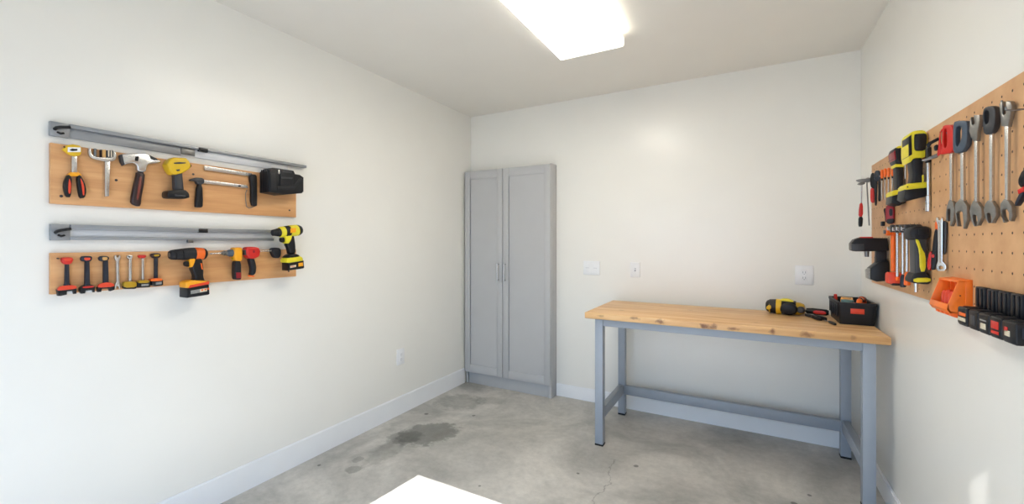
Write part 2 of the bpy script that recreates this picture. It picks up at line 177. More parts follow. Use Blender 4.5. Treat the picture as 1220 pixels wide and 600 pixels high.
 'w5_head': [(-0.0094, 1.7883), (-0.0022, 1.7944), (0.0008, 1.7901), (0.0003, 1.7599), (0.0038, 1.7542), (0.008, 1.7575), (0.0076, 1.7902), (0.0114, 1.7912), (0.0208, 1.7863), (0.0243, 1.7716), (0.0208, 1.7518), (0.0143, 1.7187), (-0.004, 1.7255), (-0.0057, 1.754)],
 'w5_shaft': [(0.0025, 1.7289), (0.0139, 1.7257), (0.0122, 1.5134), (0.0038, 1.5142)],
 'w5_jaw': [(0.0042, 1.5212), (0.015, 1.515), (0.0243, 1.498), (0.0259, 1.4721), (0.0212, 1.4586), (0.0166, 1.4623), (0.0166, 1.483), (0.0103, 1.4932), (0.004, 1.4937), (-0.0009, 1.4913), (0.0008, 1.4736), (0.0072, 1.4593), (0.0023, 1.456), (-0.0025, 1.4773), (-0.0057, 1.4916), (-0.0042, 1.5098)],
 'p4_blk': [(0.0289, 1.5646), (0.037, 1.5849), (0.0492, 1.5892), (0.056, 1.5754), (0.0475, 1.5555), (0.0353, 1.54), (0.0289, 1.5516)],
 'p4_red': [(0.0293, 1.5364), (0.0423, 1.5434), (0.0432, 1.5304), (0.031, 1.5254)],
 'p4_leg1': [(0.021, 1.5004), (0.0282, 1.5192), (0.037, 1.5355), (0.0423, 1.5284), (0.0318, 1.508), (0.0239, 1.4936)],
 'p4_leg2': [(0.0405, 1.5307), (0.0475, 1.5342), (0.0543, 1.4974), (0.0492, 1.4893)],
 'hook5': [(-1.6141, 1.7879), (-1.6044, 1.7524)],
 'd3_body': [(-0.1573, 1.3978), (-0.1438, 1.418), (-0.1226, 1.4277), (-0.0073, 1.424), (-0.0033, 1.3588), (-0.0941, 1.3544), (-0.1413, 1.354), (-0.1562, 1.3605)],
 'd3_nose': [(-0.1583, 1.3947), (-0.1027, 1.3956), (-0.1027, 1.3583), (-0.1427, 1.3553), (-0.1576, 1.3632)],
 'd3_red': [(-0.1237, 1.4242), (-0.1167, 1.4313), (-0.0682, 1.4318), (-0.0614, 1.4221)],
 'd3_bit': [(-0.0878, 1.3558), (-0.0878, 1.3248)],
 'd3_grip': [(-0.0501, 1.3606), (-0.0073, 1.3609), (-0.0073, 1.3), (-0.0528, 1.2924)],
 'd3_batt': [(-0.0785, 1.2653), (-0.0579, 1.2857), (-0.0426, 1.3023), (-0.0047, 1.3066), (-0.0023, 1.2023), (-0.0528, 1.1966), (-0.0785, 1.2074)],
 'd3_end': [(-0.0892, 1.2539), (-0.0751, 1.2676), (-0.0751, 1.2058), (-0.0861, 1.212)],
 'k1': [(-2.6761, 1.4526), (-2.6761, 1.4162), (-2.6761, 1.2588), (-2.6761, 1.2023)],
 'k2': [(-2.6109, 1.4668), (-2.6109, 1.4197), (-2.6109, 1.2392), (-2.6109, 1.2235)],
 'k3': [(-2.5291, 1.4625), (-2.5291, 1.4152), (-2.5291, 1.2563), (-2.5291, 1.1996)],
 'k4': [(-2.4729, 1.4627), (-2.4729, 1.4148), (-2.4729, 1.2711), (-2.4729, 1.2121)],
 'k5': [(-2.4037, 1.4607), (-2.4037, 1.4143), (-2.4037, 1.2824), (-2.4037, 1.2539)],
 'd4_head': [(-0.0653, 1.4421), (-0.0611, 1.4592), (-0.042, 1.4674), (-0.0083, 1.4667), (-0.002, 1.4528), (-0.0033, 1.4246), (-0.0145, 1.4102), (-0.0606, 1.4103)],
 'd4_body': [(-0.0524, 1.4171), (-0.012, 1.4169), (-0.0135, 1.2787), (-0.0494, 1.2741)],
 'd4_yel': [(-0.0504, 1.4137), (-0.0397, 1.4126), (-0.0313, 1.3797), (-0.0188, 1.3518), (-0.0188, 1.2843), (-0.0356, 1.2837), (-0.0377, 1.3685)],
 'd4_base': [(-0.0632, 1.2541), (-0.0504, 1.2802), (-0.0168, 1.2843), (-0.002, 1.2623), (-0.002, 1.2398), (-0.0125, 1.2309), (-0.0611, 1.2371)],
 'd4_band': [(-0.0555, 1.2568), (-0.004, 1.2609), (-0.004, 1.2427), (-0.0555, 1.239)],
 'd4_tip': [(-0.0415, 1.237), (-0.0415, 1.1986)],
 'd4_vent': [(-0.0402, 1.4558), (-0.0175, 1.4568), (-0.0175, 1.4338), (-0.0402, 1.4327)],
 'p3_org': [(0.0038, 1.475), (0.0082, 1.4846), (0.0135, 1.4746), (0.0125, 1.4487), (0.0052, 1.4424)],
 'p3_blk': [(0.0043, 1.4522), (0.0125, 1.4552), (0.0125, 1.3644), (0.004, 1.3545), (-0.0046, 1.3575), (-0.0011, 1.4033)],
 'p3_red': [(-0.011, 1.3672), (-0.0021, 1.3641), (-0.0036, 1.3248), (-0.007, 1.2926), (-0.016, 1.2947), (-0.019, 1.3176)],
 'p3_hr': [(-0.0046, 1.3641), (0.0113, 1.3709), (0.0116, 1.3255), (0.0052, 1.2959), (-0.0055, 1.2933), (-0.0065, 1.3247)],
 'p3_dot': [(-0.0031, 1.3543), (0.0052, 1.3558), (0.0052, 1.3434), (-0.0021, 1.3419)],
 'w6': [(-0.0098, 1.4784), (-0.0109, 1.4923), (-0.0048, 1.4957), (-0.0013, 1.4842), (0.0032, 1.484), (0.0062, 1.4956), (0.0106, 1.4898), (0.0101, 1.4713), (0.0096, 1.3319), (0.019, 1.32), (0.0209, 1.3078), (0.016, 1.297), (-0.0033, 1.2946), (-0.0098, 1.3017), (-0.0104, 1.3154), (-0.0053, 1.3313), (-0.0058, 1.4657)],
 'w6_hole': [(-0.0013, 1.3112), (0.0042, 1.3149), (0.0101, 1.3121), (0.0101, 1.3053), (0.0042, 1.3019), (-0.0008, 1.3047)],
 'w6_clip': [(0.0111, 1.4805), (0.0185, 1.4752), (0.019, 1.437), (0.0165, 1.3661), (0.0116, 1.3568)]
}
FR = {'L': (-2.4700, 0.000, 90), 'R': (0.6450, 0.000, -90), 'hamR': (0.6450, 3.100, 0), 'pl1': (0.6400, 3.060, -30), 'pl2': (0.6350, 2.980, -30), 'dev': (0.6250, 2.800, -20), 'dr1': (0.6400, 2.600, 0), 'dr2': (0.6400, 2.330, 0), 'snip': (0.5990, 2.200, -12), 'dr3': (0.6450, 2.870, 0), 'dr4': (0.6450, 2.300, 0), 'pl3': (0.6350, 2.240, -35), 'wr6': (0.6280, 2.150, -45), 'w1': (0.6280, 2.080, -65), 'w2': (0.6280, 1.975, -65), 'w3': (0.6280, 1.880, -65), 'w4': (0.6280, 1.795, -65), 'w5': (0.6280, 1.700, -65), 'pl4': (0.6030, 1.620, -60)}
# wall frames: origin x, origin y, heading in degrees
SUN_E, SKY_E, EXPO = 10.5, 2.75, 0.17

# ------------------------------------------------------------------ materials
def _new(name):
    m = bpy.data.materials.new(name); m.use_nodes = True
    nt = m.node_tree; nt.nodes.clear()
    o = nt.nodes.new('ShaderNodeOutputMaterial'); b = nt.nodes.new('ShaderNodeBsdfPrincipled')
    nt.links.new(b.outputs[0], o.inputs[0])
    return m, nt, b
def node(nt, kind, **kw):
    n = nt.nodes.new(kind)
    for k, v in kw.items():
        if k in n.inputs.keys(): n.inputs[k].default_value = v
        else: setattr(n, k, v)
    return n
def ramp(nt, src, stops):
    r = nt.nodes.new('ShaderNodeValToRGB'); e = r.color_ramp.elements
    while len(e) < len(stops): e.new(0.5)
    for el, (p, c) in zip(e, stops):
        el.position = p; el.color = (*c, 1) if len(c) == 3 else c
    nt.links.new(src, r.inputs[0]); return r
def lin(h):
    h = h.lstrip('#'); v = [int(h[i:i+2], 16)/255 for i in (0, 2, 4)]
    return tuple(c/12.92 if c <= .04045 else ((c+.055)/1.055)**2.4 for c in v)
def pm(name, col, rough=.5, metal=0., var=.06, scale=30., bump=0., spec=.5, stretch=None):
    """a procedural material: base colour with slight noise mottling, optional noise bump"""
    if isinstance(col, str): col = lin(col)
    m, nt, b = _new(name)
    tc = node(nt, 'ShaderNodeTexCoord')
    src = tc.outputs['Object']
    if stretch:
        mp = node(nt, 'ShaderNodeMapping'); mp.inputs['Scale'].default_value = stretch
        nt.links.new(src, mp.inputs[0]); src = mp.outputs[0]
    nz = node(nt, 'ShaderNodeTexNoise', Scale=scale, Detail=4.0)
    nt.links.new(src, nz.inputs['Vector'])
    lo = tuple(max(0, c*(1-var)) for c in col); hi = tuple(min(1, c*(1+var)) for c in col)
    r = ramp(nt, nz.outputs[0], [(.3, lo), (.7, hi)])
    nt.links.new(r.outputs[0], b.inputs['Base Color'])
    b.inputs['Roughness'].default_value = rough; b.inputs['Metallic'].default_value = metal
    b.inputs['Specular IOR Level'].default_value = spec
    if bump:
        bp = node(nt, 'ShaderNodeBump', Strength=bump, Distance=.002)
        nt.links.new(nz.outputs[0], bp.inputs['Height']); nt.links.new(bp.outputs[0], b.inputs['Normal'])
    return m
def wood(name, dark, mid, light, axis='Y', scale=1., knots=(), rough=.5):
    """straight grained wood running along one axis"""
    m, nt, b = _new(name)
    tc = node(nt, 'ShaderNodeTexCoord')
    mp = node(nt, 'ShaderNodeMapping')
    s = {'X': (1.2, 16, 16), 'Y': (16, 1.2, 16)}[axis]
    mp.inputs['Scale'].default_value = tuple(v*scale for v in s)
    nt.links.new(tc.outputs['Object'], mp.inputs[0])
    n1 = node(nt, 'ShaderNodeTexNoise', Scale=1.6, Detail=6.0, Roughness=.6, Distortion=.4)
    nt.links.new(mp.outputs[0], n1.inputs['Vector'])
    r = ramp(nt, n1.outputs[0], [(.28, lin(dark)), (.5, lin(mid)), (.72, lin(light))])
    out = r.outputs[0]
    n2 = node(nt, 'ShaderNodeTexNoise', Scale=45., Detail=4.); nt.links.new(tc.outputs['Object'], n2.inputs['Vector'])
    for (kx, ky, kz, rx, ry, rz, k) in knots:
        mk = node(nt, 'ShaderNodeMapping', vector_type='TEXTURE')
        mk.inputs['Location'].default_value = (kx, ky, kz); mk.inputs['Scale'].default_value = (rx, ry, rz)
        nt.links.new(tc.outputs['Object'], mk.inputs[0])
        ln = node(nt, 'ShaderNodeVectorMath', operation='LENGTH'); nt.links.new(mk.outputs[0], ln.inputs[0])
        ad = node(nt, 'ShaderNodeMath', operation='MULTIPLY_ADD'); nt.links.new(n2.outputs[0], ad.inputs[0]); ad.inputs[1].default_value = 1.6
        nt.links.new(ln.outputs['Value'], ad.inputs[2])
        mr = node(nt, 'ShaderNodeMapRange'); mr.inputs['From Min'].default_value = 1.75; mr.inputs['From Max'].default_value = 1.1
        mr.inputs['To Max'].default_value = k; nt.links.new(ad.outputs[0], mr.inputs[0])
        mx = node(nt, 'ShaderNodeMix', data_type='RGBA')
        nt.links.new(mr.outputs[0], mx.inputs[0]); nt.links.new(out, mx.inputs[6]); mx.inputs[7].default_value = (*lin('#5e2f1a'), 1)
        out = mx.outputs[2]
    nt.links.new(out, b.inputs['Base Color'])
    b.inputs['Roughness'].default_value = rough
    bp = node(nt, 'ShaderNodeBump', Strength=.08, Distance=.001)
    nt.links.new(n1.outputs[0], bp.inputs['Height']); nt.links.new(bp.outputs[0], b.inputs['Normal'])
    return m
def concrete():
    m, nt, b = _new('polished_concrete')
    tc = node(nt, 'ShaderNodeTexCoord'); P = tc.outputs['Object']
    n1 = node(nt, 'ShaderNodeTexNoise', Scale=1.5, Detail=8., Roughness=.62, Distortion=.6); nt.links.new(P, n1.inputs['Vector'])
    n2 = node(nt, 'ShaderNodeTexNoise', Scale=22., Detail=6., Roughness=.7); nt.links.new(P, n2.inputs['Vector'])
    r1 = ramp(nt, n1.outputs[0], [(.27, lin('#8f8d87')), (.44, lin('#b8b6b0')), (.56, lin('#d0cdc6')), (.74, lin('#e2ded6'))])
    r2 = ramp(nt, n2.outputs[0], [(.3, (.80, .80, .80)), (.7, (1., 1., 1.))])
    mx = node(nt, 'ShaderNodeMix', data_type='RGBA', blend_type='MULTIPLY'); mx.inputs[0].default_value = 1
    nt.links.new(r1.outputs[0], mx.inputs[6]); nt.links.new(r2.outputs[0], mx.inputs[7])
    col = mx.outputs[2]
    def stain(cx, cy, rx, ry, rot, strength, tint, edge=.55, nscale=9.):
        nonlocal col
        mp = node(nt, 'ShaderNodeMapping', vector_type='TEXTURE')
        mp.inputs['Location'].default_value = (cx, cy, 0); mp.inputs['Rotation'].default_value = (0, 0, rot)
        mp.inputs['Scale'].default_value = (rx, ry, 1); nt.links.new(P, mp.inputs[0])
        ln = node(nt, 'ShaderNodeVectorMath', operation='LENGTH'); nt.links.new(mp.outputs[0], ln.inputs[0])
        nz = node(nt, 'ShaderNodeTexNoise', Scale=nscale, Detail=7., Roughness=.7); nt.links.new(P, nz.inputs['Vector'])
        ad = node(nt, 'ShaderNodeMath', operation='MULTIPLY_ADD'); nt.links.new(nz.outputs[0], ad.inputs[0]); ad.inputs[1].default_value = 1.5
        nt.links.new(ln.outputs['Value'], ad.inputs[2])
        rr = ramp(nt, ad.outputs[0], [(0, (1, 1, 1)), (1, (0, 0, 0))])
        sb = node(nt, 'ShaderNodeMapRange'); sb.inputs['From Min'].default_value = 1.75; sb.inputs['From Max'].default_value = 1.75-edge
        sb.inputs['To Min'].default_value = 0; sb.inputs['To Max'].default_value = strength
        nt.links.new(ad.outputs[0], sb.inputs[0]); nt.nodes.remove(rr)
        mm = node(nt, 'ShaderNodeMix', data_type='RGBA', blend_type='MULTIPLY')
        nt.links.new(sb.outputs[0], mm.inputs[0]); nt.links.new(col, mm.inputs[6]); mm.inputs[7].default_value = (*tint, 1)
        col = mm.outputs[2]
    dk = (.42, .43, .42)
    stain(-2.05, 2.43, .24, .19, 1.0, .8, dk, .22, 13.)
    stain(-2.16, 2.30, .14, .10, .5, .6, dk, .2, 16.)
    stain(-2.22, 3.05, .24, .20, .3, .55, dk, .35, 12.)
    stain(-2.0, 3.2, .2, .1, .3, .4, dk, .4, 12.)
    stain(-2.12, 2.08, .10, .22, .2, .5, dk, .3, 14.)
    stain(-2.13, 1.82, .05, .05, 0, .6, dk, .2, 14.)
    stain(-2.20, 1.92, .035, .045, 0, .5, dk, .2, 14.)
    stain(-1.55, 2.75, .6, .35, .5, .3, (.55, .54, .5), .9)
    stain(-.25, 2.55, .75, .3, -.2, .35, (.5, .5, .5), .9)
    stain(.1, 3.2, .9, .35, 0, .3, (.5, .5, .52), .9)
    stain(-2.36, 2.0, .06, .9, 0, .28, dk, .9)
    for (sx, sy, r) in ((-.61, 2.71, .018), (-1.94, 2.86, .016), (.3, 2.86, .014), (.22, 2.73, .02), (-1.35, 2.05, .01), (-.9, 2.45, .01), (-2.3, 2.7, .02), (-2.36, 1.75, .012)):
        stain(sx, sy, r, r, 0, .8, (.25, .25, .25), .3, 30.)
    # a hairline crack running from the bench leg towards the door
    sx = node(nt, 'ShaderNodeSeparateXYZ'); nt.links.new(P, sx.inputs[0])
    nz = node(nt, 'ShaderNodeTexNoise', Scale=5., Detail=6., Roughness=.65); nt.links.new(P, nz.inputs['Vector'])
    a = node(nt, 'ShaderNodeMath', operation='MULTIPLY_ADD'); nt.links.new(nz.outputs[0], a.inputs[0]); a.inputs[1].default_value = .22
    nt.links.new(sx.outputs[0], a.inputs[2])
    o = node(nt, 'ShaderNodeMath', operation='ADD'); nt.links.new(a.outputs[0], o.inputs[0]); o.inputs[1].default_value = .72-.11
    ab = node(nt, 'ShaderNodeMath', operation='ABSOLUTE'); nt.links.new(o.outputs[0], ab.inputs[0])
    cr = node(nt, 'ShaderNodeMapRange'); cr.inputs['From Min'].default_value = .005; cr.inputs['From Max'].default_value = .001
    cr.inputs['To Min'].default_value = 0; cr.inputs['To Max'].default_value = .6; nt.links.new(ab.outputs[0], cr.inputs[0])
    lim = node(nt, 'ShaderNodeMath', operation='LESS_THAN'); lim.inputs[1].default_value = 2.72; nt.links.new(sx.outputs[1], lim.inputs[0])
    cm = node(nt, 'ShaderNodeMath', operation='MULTIPLY'); nt.links.new(cr.outputs[0], cm.inputs[0]); nt.links.new(lim.outputs[0], cm.inputs[1])
    mm = node(nt, 'ShaderNodeMix', data_type='RGBA', blend_type='MULTIPLY'); nt.links.new(cm.outputs[0], mm.inputs[0])
    nt.links.new(col, mm.inputs[6]); mm.inputs[7].default_value = (.3, .3, .3, 1)
    nt.links.new(mm.outputs[2], b.inputs['Base Color'])
    rr = ramp(nt, n1.outputs[0], [(.3, (.42,)*3), (.7, (.62,)*3)]); nt.links.new(rr.outputs[0], b.inputs['Roughness'])
    bp = node(nt, 'ShaderNodeBump', Strength=.12, Distance=.002); nt.links.new(n2.outputs[0], bp.inputs['Height']); nt.links.new(bp.outputs[0], b.inputs['Normal'])
    return m
def pegboard_mat():
    """tan hardboard with a square grid of small dark holes (holes follow the board's own y / z)"""
    m, nt, b = _new('perforated_hardboard')
    tc = node(nt, 'ShaderNodeTexCoord'); P = tc.outputs['Object']
    n = node(nt, 'ShaderNodeTexNoise', Scale=14., Detail=6.); nt.links.new(P, n.inputs['Vector'])
    r = ramp(nt, n.outputs[0], [(.3, lin('#c39468')), (.7, lin('#d3a678'))])
    sp = node(nt, 'ShaderNodeSeparateXYZ'); nt.links.new(P, sp.inputs[0])
    sq = []
    for k in (1, 2):
        d = node(nt, 'ShaderNodeMath', operation='DIVIDE'); nt.links.new(sp.outputs[k], d.inputs[0]); d.inputs[1].default_value = .0565
        f = node(nt, 'ShaderNodeMath', operation='FRACT'); nt.links.new(d.outputs[0], f.inputs[0])
        s = node(nt, 'ShaderNodeMath', operation='SUBTRACT'); nt.links.new(f.outputs[0], s.inputs[0]); s.inputs[1].default_value = .5
        p = node(nt, 'ShaderNodeMath', operation='POWER'); nt.links.new(s.outputs[0], p.inputs[0]); p.inputs[1].default_value = 2
        sq.append(p)
    a = node(nt, 'ShaderNodeMath', operation='ADD'); nt.links.new(sq[0].outputs[0], a.inputs[0]); nt.links.new(sq[1].outputs[0], a.inputs[1])
    q = node(nt, 'ShaderNodeMath', operation='SQRT'); nt.links.new(a.outputs[0], q.inputs[0])
    hl = node(nt, 'ShaderNodeMapRange'); hl.inputs['From Min'].default_value = .075; hl.inputs['From Max'].default_value = .055
    nt.links.new(q.outputs[0], hl.inputs[0])
    mx = node(nt, 'ShaderNodeMix', data_type='RGBA'); nt.links.new(hl.outputs[0], mx.inputs[0]); nt.links.new(r.outputs[0], mx.inputs[6]); mx.inputs[7].default_value = (*lin('#4a3420'), 1)
    nt.links.new(mx.outputs[2], b.inputs['Base Color']); b.inputs['Roughness'].default_value = .55
    bp = node(nt, 'ShaderNodeBump', Strength=.9, Distance=.004, invert=True); nt.links.new(hl.outputs[0], bp.inputs['Height']); nt.links.new(bp.outputs[0], b.inputs['Normal'])
    return m
# knots of the worktop: place, size and depth of colour, in the bench's own axes
KNOTS = [(x, -.35, z, r*1.35, .05, q*1.25, k) for x, z, r, q, k in ((-.47, .905, .03, .012, .6), (-.31, .896, .026, .016, .75), (-.055, .89, .028, .018, .85), (-.005, .893, .016, .02, .7),
         (.10, .892, .03, .01, .7), (.30, .895, .018, .018, .8), (.46, .896, .03, .016, .7), (.665, .9, .014, .012, .4), (-.70, .9, .02, .008, .4))]
KNOTS += [(x, y, .918, .03, .014, .03, k) for x, y, k in ((-.62, -.14, .55), (-.18, .1, .4), (.22, -.22, .45), (.5, .02, .4), (-.4, .22, .35))]
M = dict(
    wall=pm('wall_paint', '#ecebe5', .27, 0, .01, 3., .02),
    ceil=pm('ceiling_paint', '#e3e0d9', .6, 0, .012, 3., .03),
    trim=pm('trim_paint', '#eef0f2', .35, 0, .01, 8.),
    floor=concrete(),
    driveway=pm('driveway_concrete', '#b2b1af', .8, 0, .08, 4., .2),
    cab=pm('cabinet_paint', '#b7b8b9', .42, 0, .015, 6.),
    cabin=pm('cabinet_shadow_gap', '#5a5f66', .6, 0, .03, 6.),
    steel_paint=pm('bench_frame_paint', '#98a1ac', .42, 0, .02, 12.),
    rubber=pm('black_rubber', '#141517', .6, 0, .1, 60., .1, .35),
    black=pm('black_plastic', '#131417', .42, 0, .12, 50., .06, .35),
    black2=pm('soft_black_plastic', '#1c1d21', .5, 0, .1, 50., .08, .35),
    dgrey=pm('dark_grey_plastic', '#34363a', .45, 0, .08, 40., .05),
    grey=pm('grey_metal', '#7d7d7c', .36, .85, .08, 40.),
    navy=pm('navy_black_grip', '#161d2b', .45, 0, .1, 40., .05),
    bluegrey=pm('blue_grey_enamel', '#4a5766', .38, .3, .08, 40.),
    yellow=pm('yellow_plastic', '#dcb320', .42, 0, .06, 40.),
    lime=pm('lemon_yellow_plastic', '#e3d52c', .42, 0, .06, 40.),
    amber=pm('amber_plastic', '#f2a417', .42, 0, .06, 40.),
    orange=pm('orange_plastic', '#ef6a1c', .42, 0, .06, 40.),
    vorange=pm('bright_orange_plastic', '#f57a24', .4, 0, .05, 30.),
    red=pm('red_plastic', '#c9241c', .4, 0, .07, 40.),
    redorange=pm('red_orange_plastic', '#dd4426', .42, 0, .06, 40.),
    dred=pm('dark_red_plastic', '#8c1420', .38, 0, .1, 40.),
    gold=pm('gold_plastic', '#b8921f', .36, .2, .08, 40.),
    cream=pm('cream_label', '#d8cdb4', .5, 0, .15, 120.),
    greylab=pm('grey_label', '#8d8c88', .5, 0, .15, 120.),
    white=pm('white_plastic', '#eceef0', .35, 0, .01, 30.),
    slot=pm('socket_slot', '#a9abb3', .5, 0, .05, 30.),
    steel=pm('brushed_steel', '#cccccb', .27, .9, .08, 60., 0, .5, (1, 1, 12)),
    chrome=pm('chrome', '#d8dadc', .16, 1., .03, 30.),
    cast=pm('cast_steel', '#8a8986', .36, .75, .12, 50., .1),
    alu=pm('rail_aluminium', '#96999d', .42, .55, .03, 20., 0, .5, (1, .05, 30)),
    alu_lit=pm('lit_rail_aluminium', '#d3d5d8', .4, .3, .02, 20., 0, .5, (1, .05, 30)),  # paler copy of the rail metal, white reflection put into the colour
    brown=pm('dark_brown_handle', '#2a1614', .35, 0, .25, 30., .05),
    redbrown=pm('red_brown_grain', '#6e2b20', .35, 0, .2, 40.),
    tan=pm('tan_block', '#c79a5a', .5, 0, .15, 60.),
    teal=pm('teal_tape', '#5f8583', .5, 0, .08, 40.),
    board=wood('beech_board', '#c28a58', '#d49e69', '#e0ae7a', 'Y'),
    bench=wood('pine_worktop', '#c08d58', '#dcb07a', '#ecca9a', 'X', .8, KNOTS, .42),
    peg=pegboard_mat(),
)
def emit(name, col, s):
    m, nt, b = _new(name)
    b.inputs['Base Color'].default_value = (.9, .9, .88, 1); b.inputs['Roughness'].default_value = .4
    b.inputs['Emission Color'].default_value = (*col, 1); b.inputs['Emission Strength'].default_value = s
    return m
# ------------------------------------------------------------------ mesh helpers
def finish(bm, name, mat, parent=None, angle=35, loc=None):
    bmesh.ops.remove_doubles(bm, verts=bm.verts, dist=1e-6)
    bmesh.ops.recalc_face_normals(bm, faces=bm.faces)
    me = bpy.data.meshes.new(name); bm.to_mesh(me); bm.free()
    me.materials.append(M[mat] if isinstance(mat, str) else mat)
    me.shade_smooth(); me.set_sharp_from_angle(angle=math.radians(angle))
    o = bpy.data.objects.new(name, me); C.objects.link(o)
    if parent: o.parent = parent
    if loc: o.location = loc
    return o
def tag(o, label, cat, group=None):
    o['label'] = label; o['category'] = cat
    if group: o['group'] = group
    return o
def add_box(bm, lo, hi, bev=0., seg=2):
    r = bmesh.ops.create_cube(bm, size=1)
    c = [(a+b)/2 for a, b in zip(lo, hi)]; s = [b-a for a, b in zip(lo, hi)]
    for v in r['verts']: v.co = Vector((c[0]+v.co.x*s[0], c[1]+v.co.y*s[1], c[2]+v.co.z*s[2]))
    if bev:
        es = list({e for v in r['verts'] for e in v.link_edges})
        bmesh.ops.bevel(bm, geom=es, offset=min(bev, min(s)*.45), segments=seg, affect='EDGES', profile=.5)
def boxes(name, mat, items, parent=None, bev=0.):
    bm = bmesh.new()
    for lo, hi in items: add_box(bm, lo, hi, bev)
    return finish(bm, name, mat, parent)
def chaikin(p, n=1):
    for _ in range(n):
        q = []
        for i, a in enumerate(p):
            b = p[(i+1) % len(p)]
            q += [(a[0]*.78+b[0]*.22, a[1]*.78+b[1]*.22), (a[0]*.22+b[0]*.78, a[1]*.22+b[1]*.78)]
        p = q
    return p
def add_slab(bm, pts, t0, t1, bev=0., seg=2, holes=(), smooth=0):
    """a closed outline in the x/z plane, thick from -y=t0 to -y=t1, front and back rims rounded"""
    loops = [chaikin(pts, smooth)] + [chaikin(h, smooth) for h in holes]
    if holes:
        es, vs = [], []
        for lp in loops:
            v = [bm.verts.new((x, -t1, z)) for x, z in lp]; vs += v
            es += [bm.edges.new((v[i], v[(i+1) % len(v)])) for i in range(len(v))]
        f = [g for g in bmesh.ops.triangle_fill(bm, use_beauty=True, use_dissolve=False, edges=es)['geom'] if isinstance(g, bmesh.types.BMFace)]
    else:
        v = [bm.verts.new((x, -t1, z)) for x, z in loops[0]]
        f = [bm.faces.new(v)]
    ex = bmesh.ops.extrude_face_region(bm, geom=f, use_keep_orig=True)['geom']
    nv = [g for g in ex if isinstance(g, bmesh.types.BMVert)]
    for w in nv: w.co.y += t1-t0
    bmesh.ops.recalc_face_normals(bm, faces=list({q for w in nv for q in w.link_faces} | set(f)))
    if bev:
        nf = [g for g in ex if isinstance(g, bmesh.types.BMFace)]
        rim = set()
        for fs in (set(f), set(nf)):
            for q in fs:
                for e in q.edges:
                    if sum(1 for x in e.link_faces if x in fs) == 1: rim.add(e)
        bmesh.ops.bevel(bm, geom=list(rim), offset=bev, segments=seg, affect='EDGES', profile=.5, clamp_overlap=True)
def frame_axes(d):
    d = Vector(d).normalized(); a = Vector((0, 0, 1)) if abs(d.z) < .9 else Vector((1, 0, 0))
    u = d.cross(a).normalized(); return u, d.cross(u).normalized()
def add_rings(bm, rings, caps=True):
    vs = [[bm.verts.new(p) for p in r] for r in rings]
    n = len(rings[0])
    for a, b in zip(vs, vs[1:]):
        for i in range(n): bm.faces.new((a[i], a[(i+1) % n], b[(i+1) % n], b[i]))
    if caps: bm.faces.new(vs[0][::-1]); bm.faces.new(vs[-1])
def add_lathe(bm, A, B, prof, n=20, squash=(1, 1)):
    """profile [(position 0..1 along A-B, radius)]"""
    A, B = Vector(A), Vector(B); u, w = frame_axes(B-A)
    add_rings(bm, [[A.lerp(B, t) + r*(math.cos(2*PI*i/n)*u*squash[0] + math.sin(2*PI*i/n)*w*squash[1]) for i in range(n)] for t, r in prof])
def add_tube(bm, pts, r, n=10):
    pts = [Vector(p) for p in pts]; rings = []; up = None
    for i, p in enumerate(pts):
        d = (pts[min(i+1, len(pts)-1)] - pts[max(i-1, 0)]).normalized()
        if up is None: up, _ = frame_axes(d)
        u = (up - d*up.dot(d)).normalized(); w = d.cross(u); up = u
        rr = r[i] if isinstance(r, (list, tuple)) else r
        rings.append([p + rr*(math.cos(2*PI*k/n)*u + math.sin(2*PI*k/n)*w) for k in range(n)])
    add_rings(bm, rings)
class Tool:
    """one thing hung on a wall: an Empty whose x runs along the wall frame, z up and -y out of it"""
    def __init__(self, name, label, cat, fr, keys, group=None, dt=.0012):
        x0, y0, deg = FR[fr]; a = math.radians(deg)
        P = [p for k in keys for p in (k if isinstance(k, list) else T[k])]
        s = [p[0] for p in P]; z = [p[1] for p in P]
        self.c = ((min(s)+max(s))/2, (min(z)+max(z))/2)
        e = bpy.data.objects.new(name, None); C.objects.link(e); e.empty_display_size = .03
        e.location = (x0+math.cos(a)*self.c[0]+math.sin(a)*dt, y0+math.sin(a)*self.c[0]-math.cos(a)*dt, self.c[1]); e.rotation_euler = (0, 0, a)
        tag(e, label, cat, group); self.e = e
    def L(self, p): return (p[0]-self.c[0], p[1]-self.c[1])
    def V(self, s, z, t): return Vector((s-self.c[0], -t, z-self.c[1]))
    def slab(self, part, key, t0, t1, mat, bev=.002, smooth=0, holes=(), parent=None, seg=2, label=None):
        pts = [self.L(p) for p in (T[key] if isinstance(key, str) else key)]
        hs = [[self.L(p) for p in (T[h] if isinstance(h, str) else h)] for h in holes]
        bm = bmesh.new(); add_slab(bm, pts, t0, t1, bev, seg, hs, smooth)
        o = finish(bm, part, mat, parent or self.e)
        if label: o['label'] = label
        return o
    def lathe(self, part, A, B, prof, mat, n=20, squash=(1, 1), parent=None, label=None):
        bm = bmesh.new(); add_lathe(bm, self.V(*A), self.V(*B), prof, n, squash)
        o = finish(bm, part, mat, parent or self.e)
        if label: o['label'] = label
        return o
    def tube(self, part, pts, r, mat, parent=None):
        bm = bmesh.new(); add_tube(bm, [self.V(*p) for p in pts], r); return finish(bm, part, mat, parent or self.e)
    def box(self, part, s0, s1, z0, z1, t0, t1, mat, bev=.002, parent=None):
        bm = bmesh.new(); a = self.V(s0, z0, t1); b = self.V(s1, z1, t0)
        add_box(bm, a, b, bev); return finish(bm, part, mat, parent or self.e)
def mid(key, i=None):
    p = T[key]; return (sum(q[0] for q in p)/len(p), sum(q[1] for q in p)/len(p))
def strip(key):
    """bounding box of a traced outline: s0, s1, z0, z1"""
    s = [q[0] for q in T[key]]; z = [q[1] for q in T[key]]; return min(s), max(s), min(z), max(z)
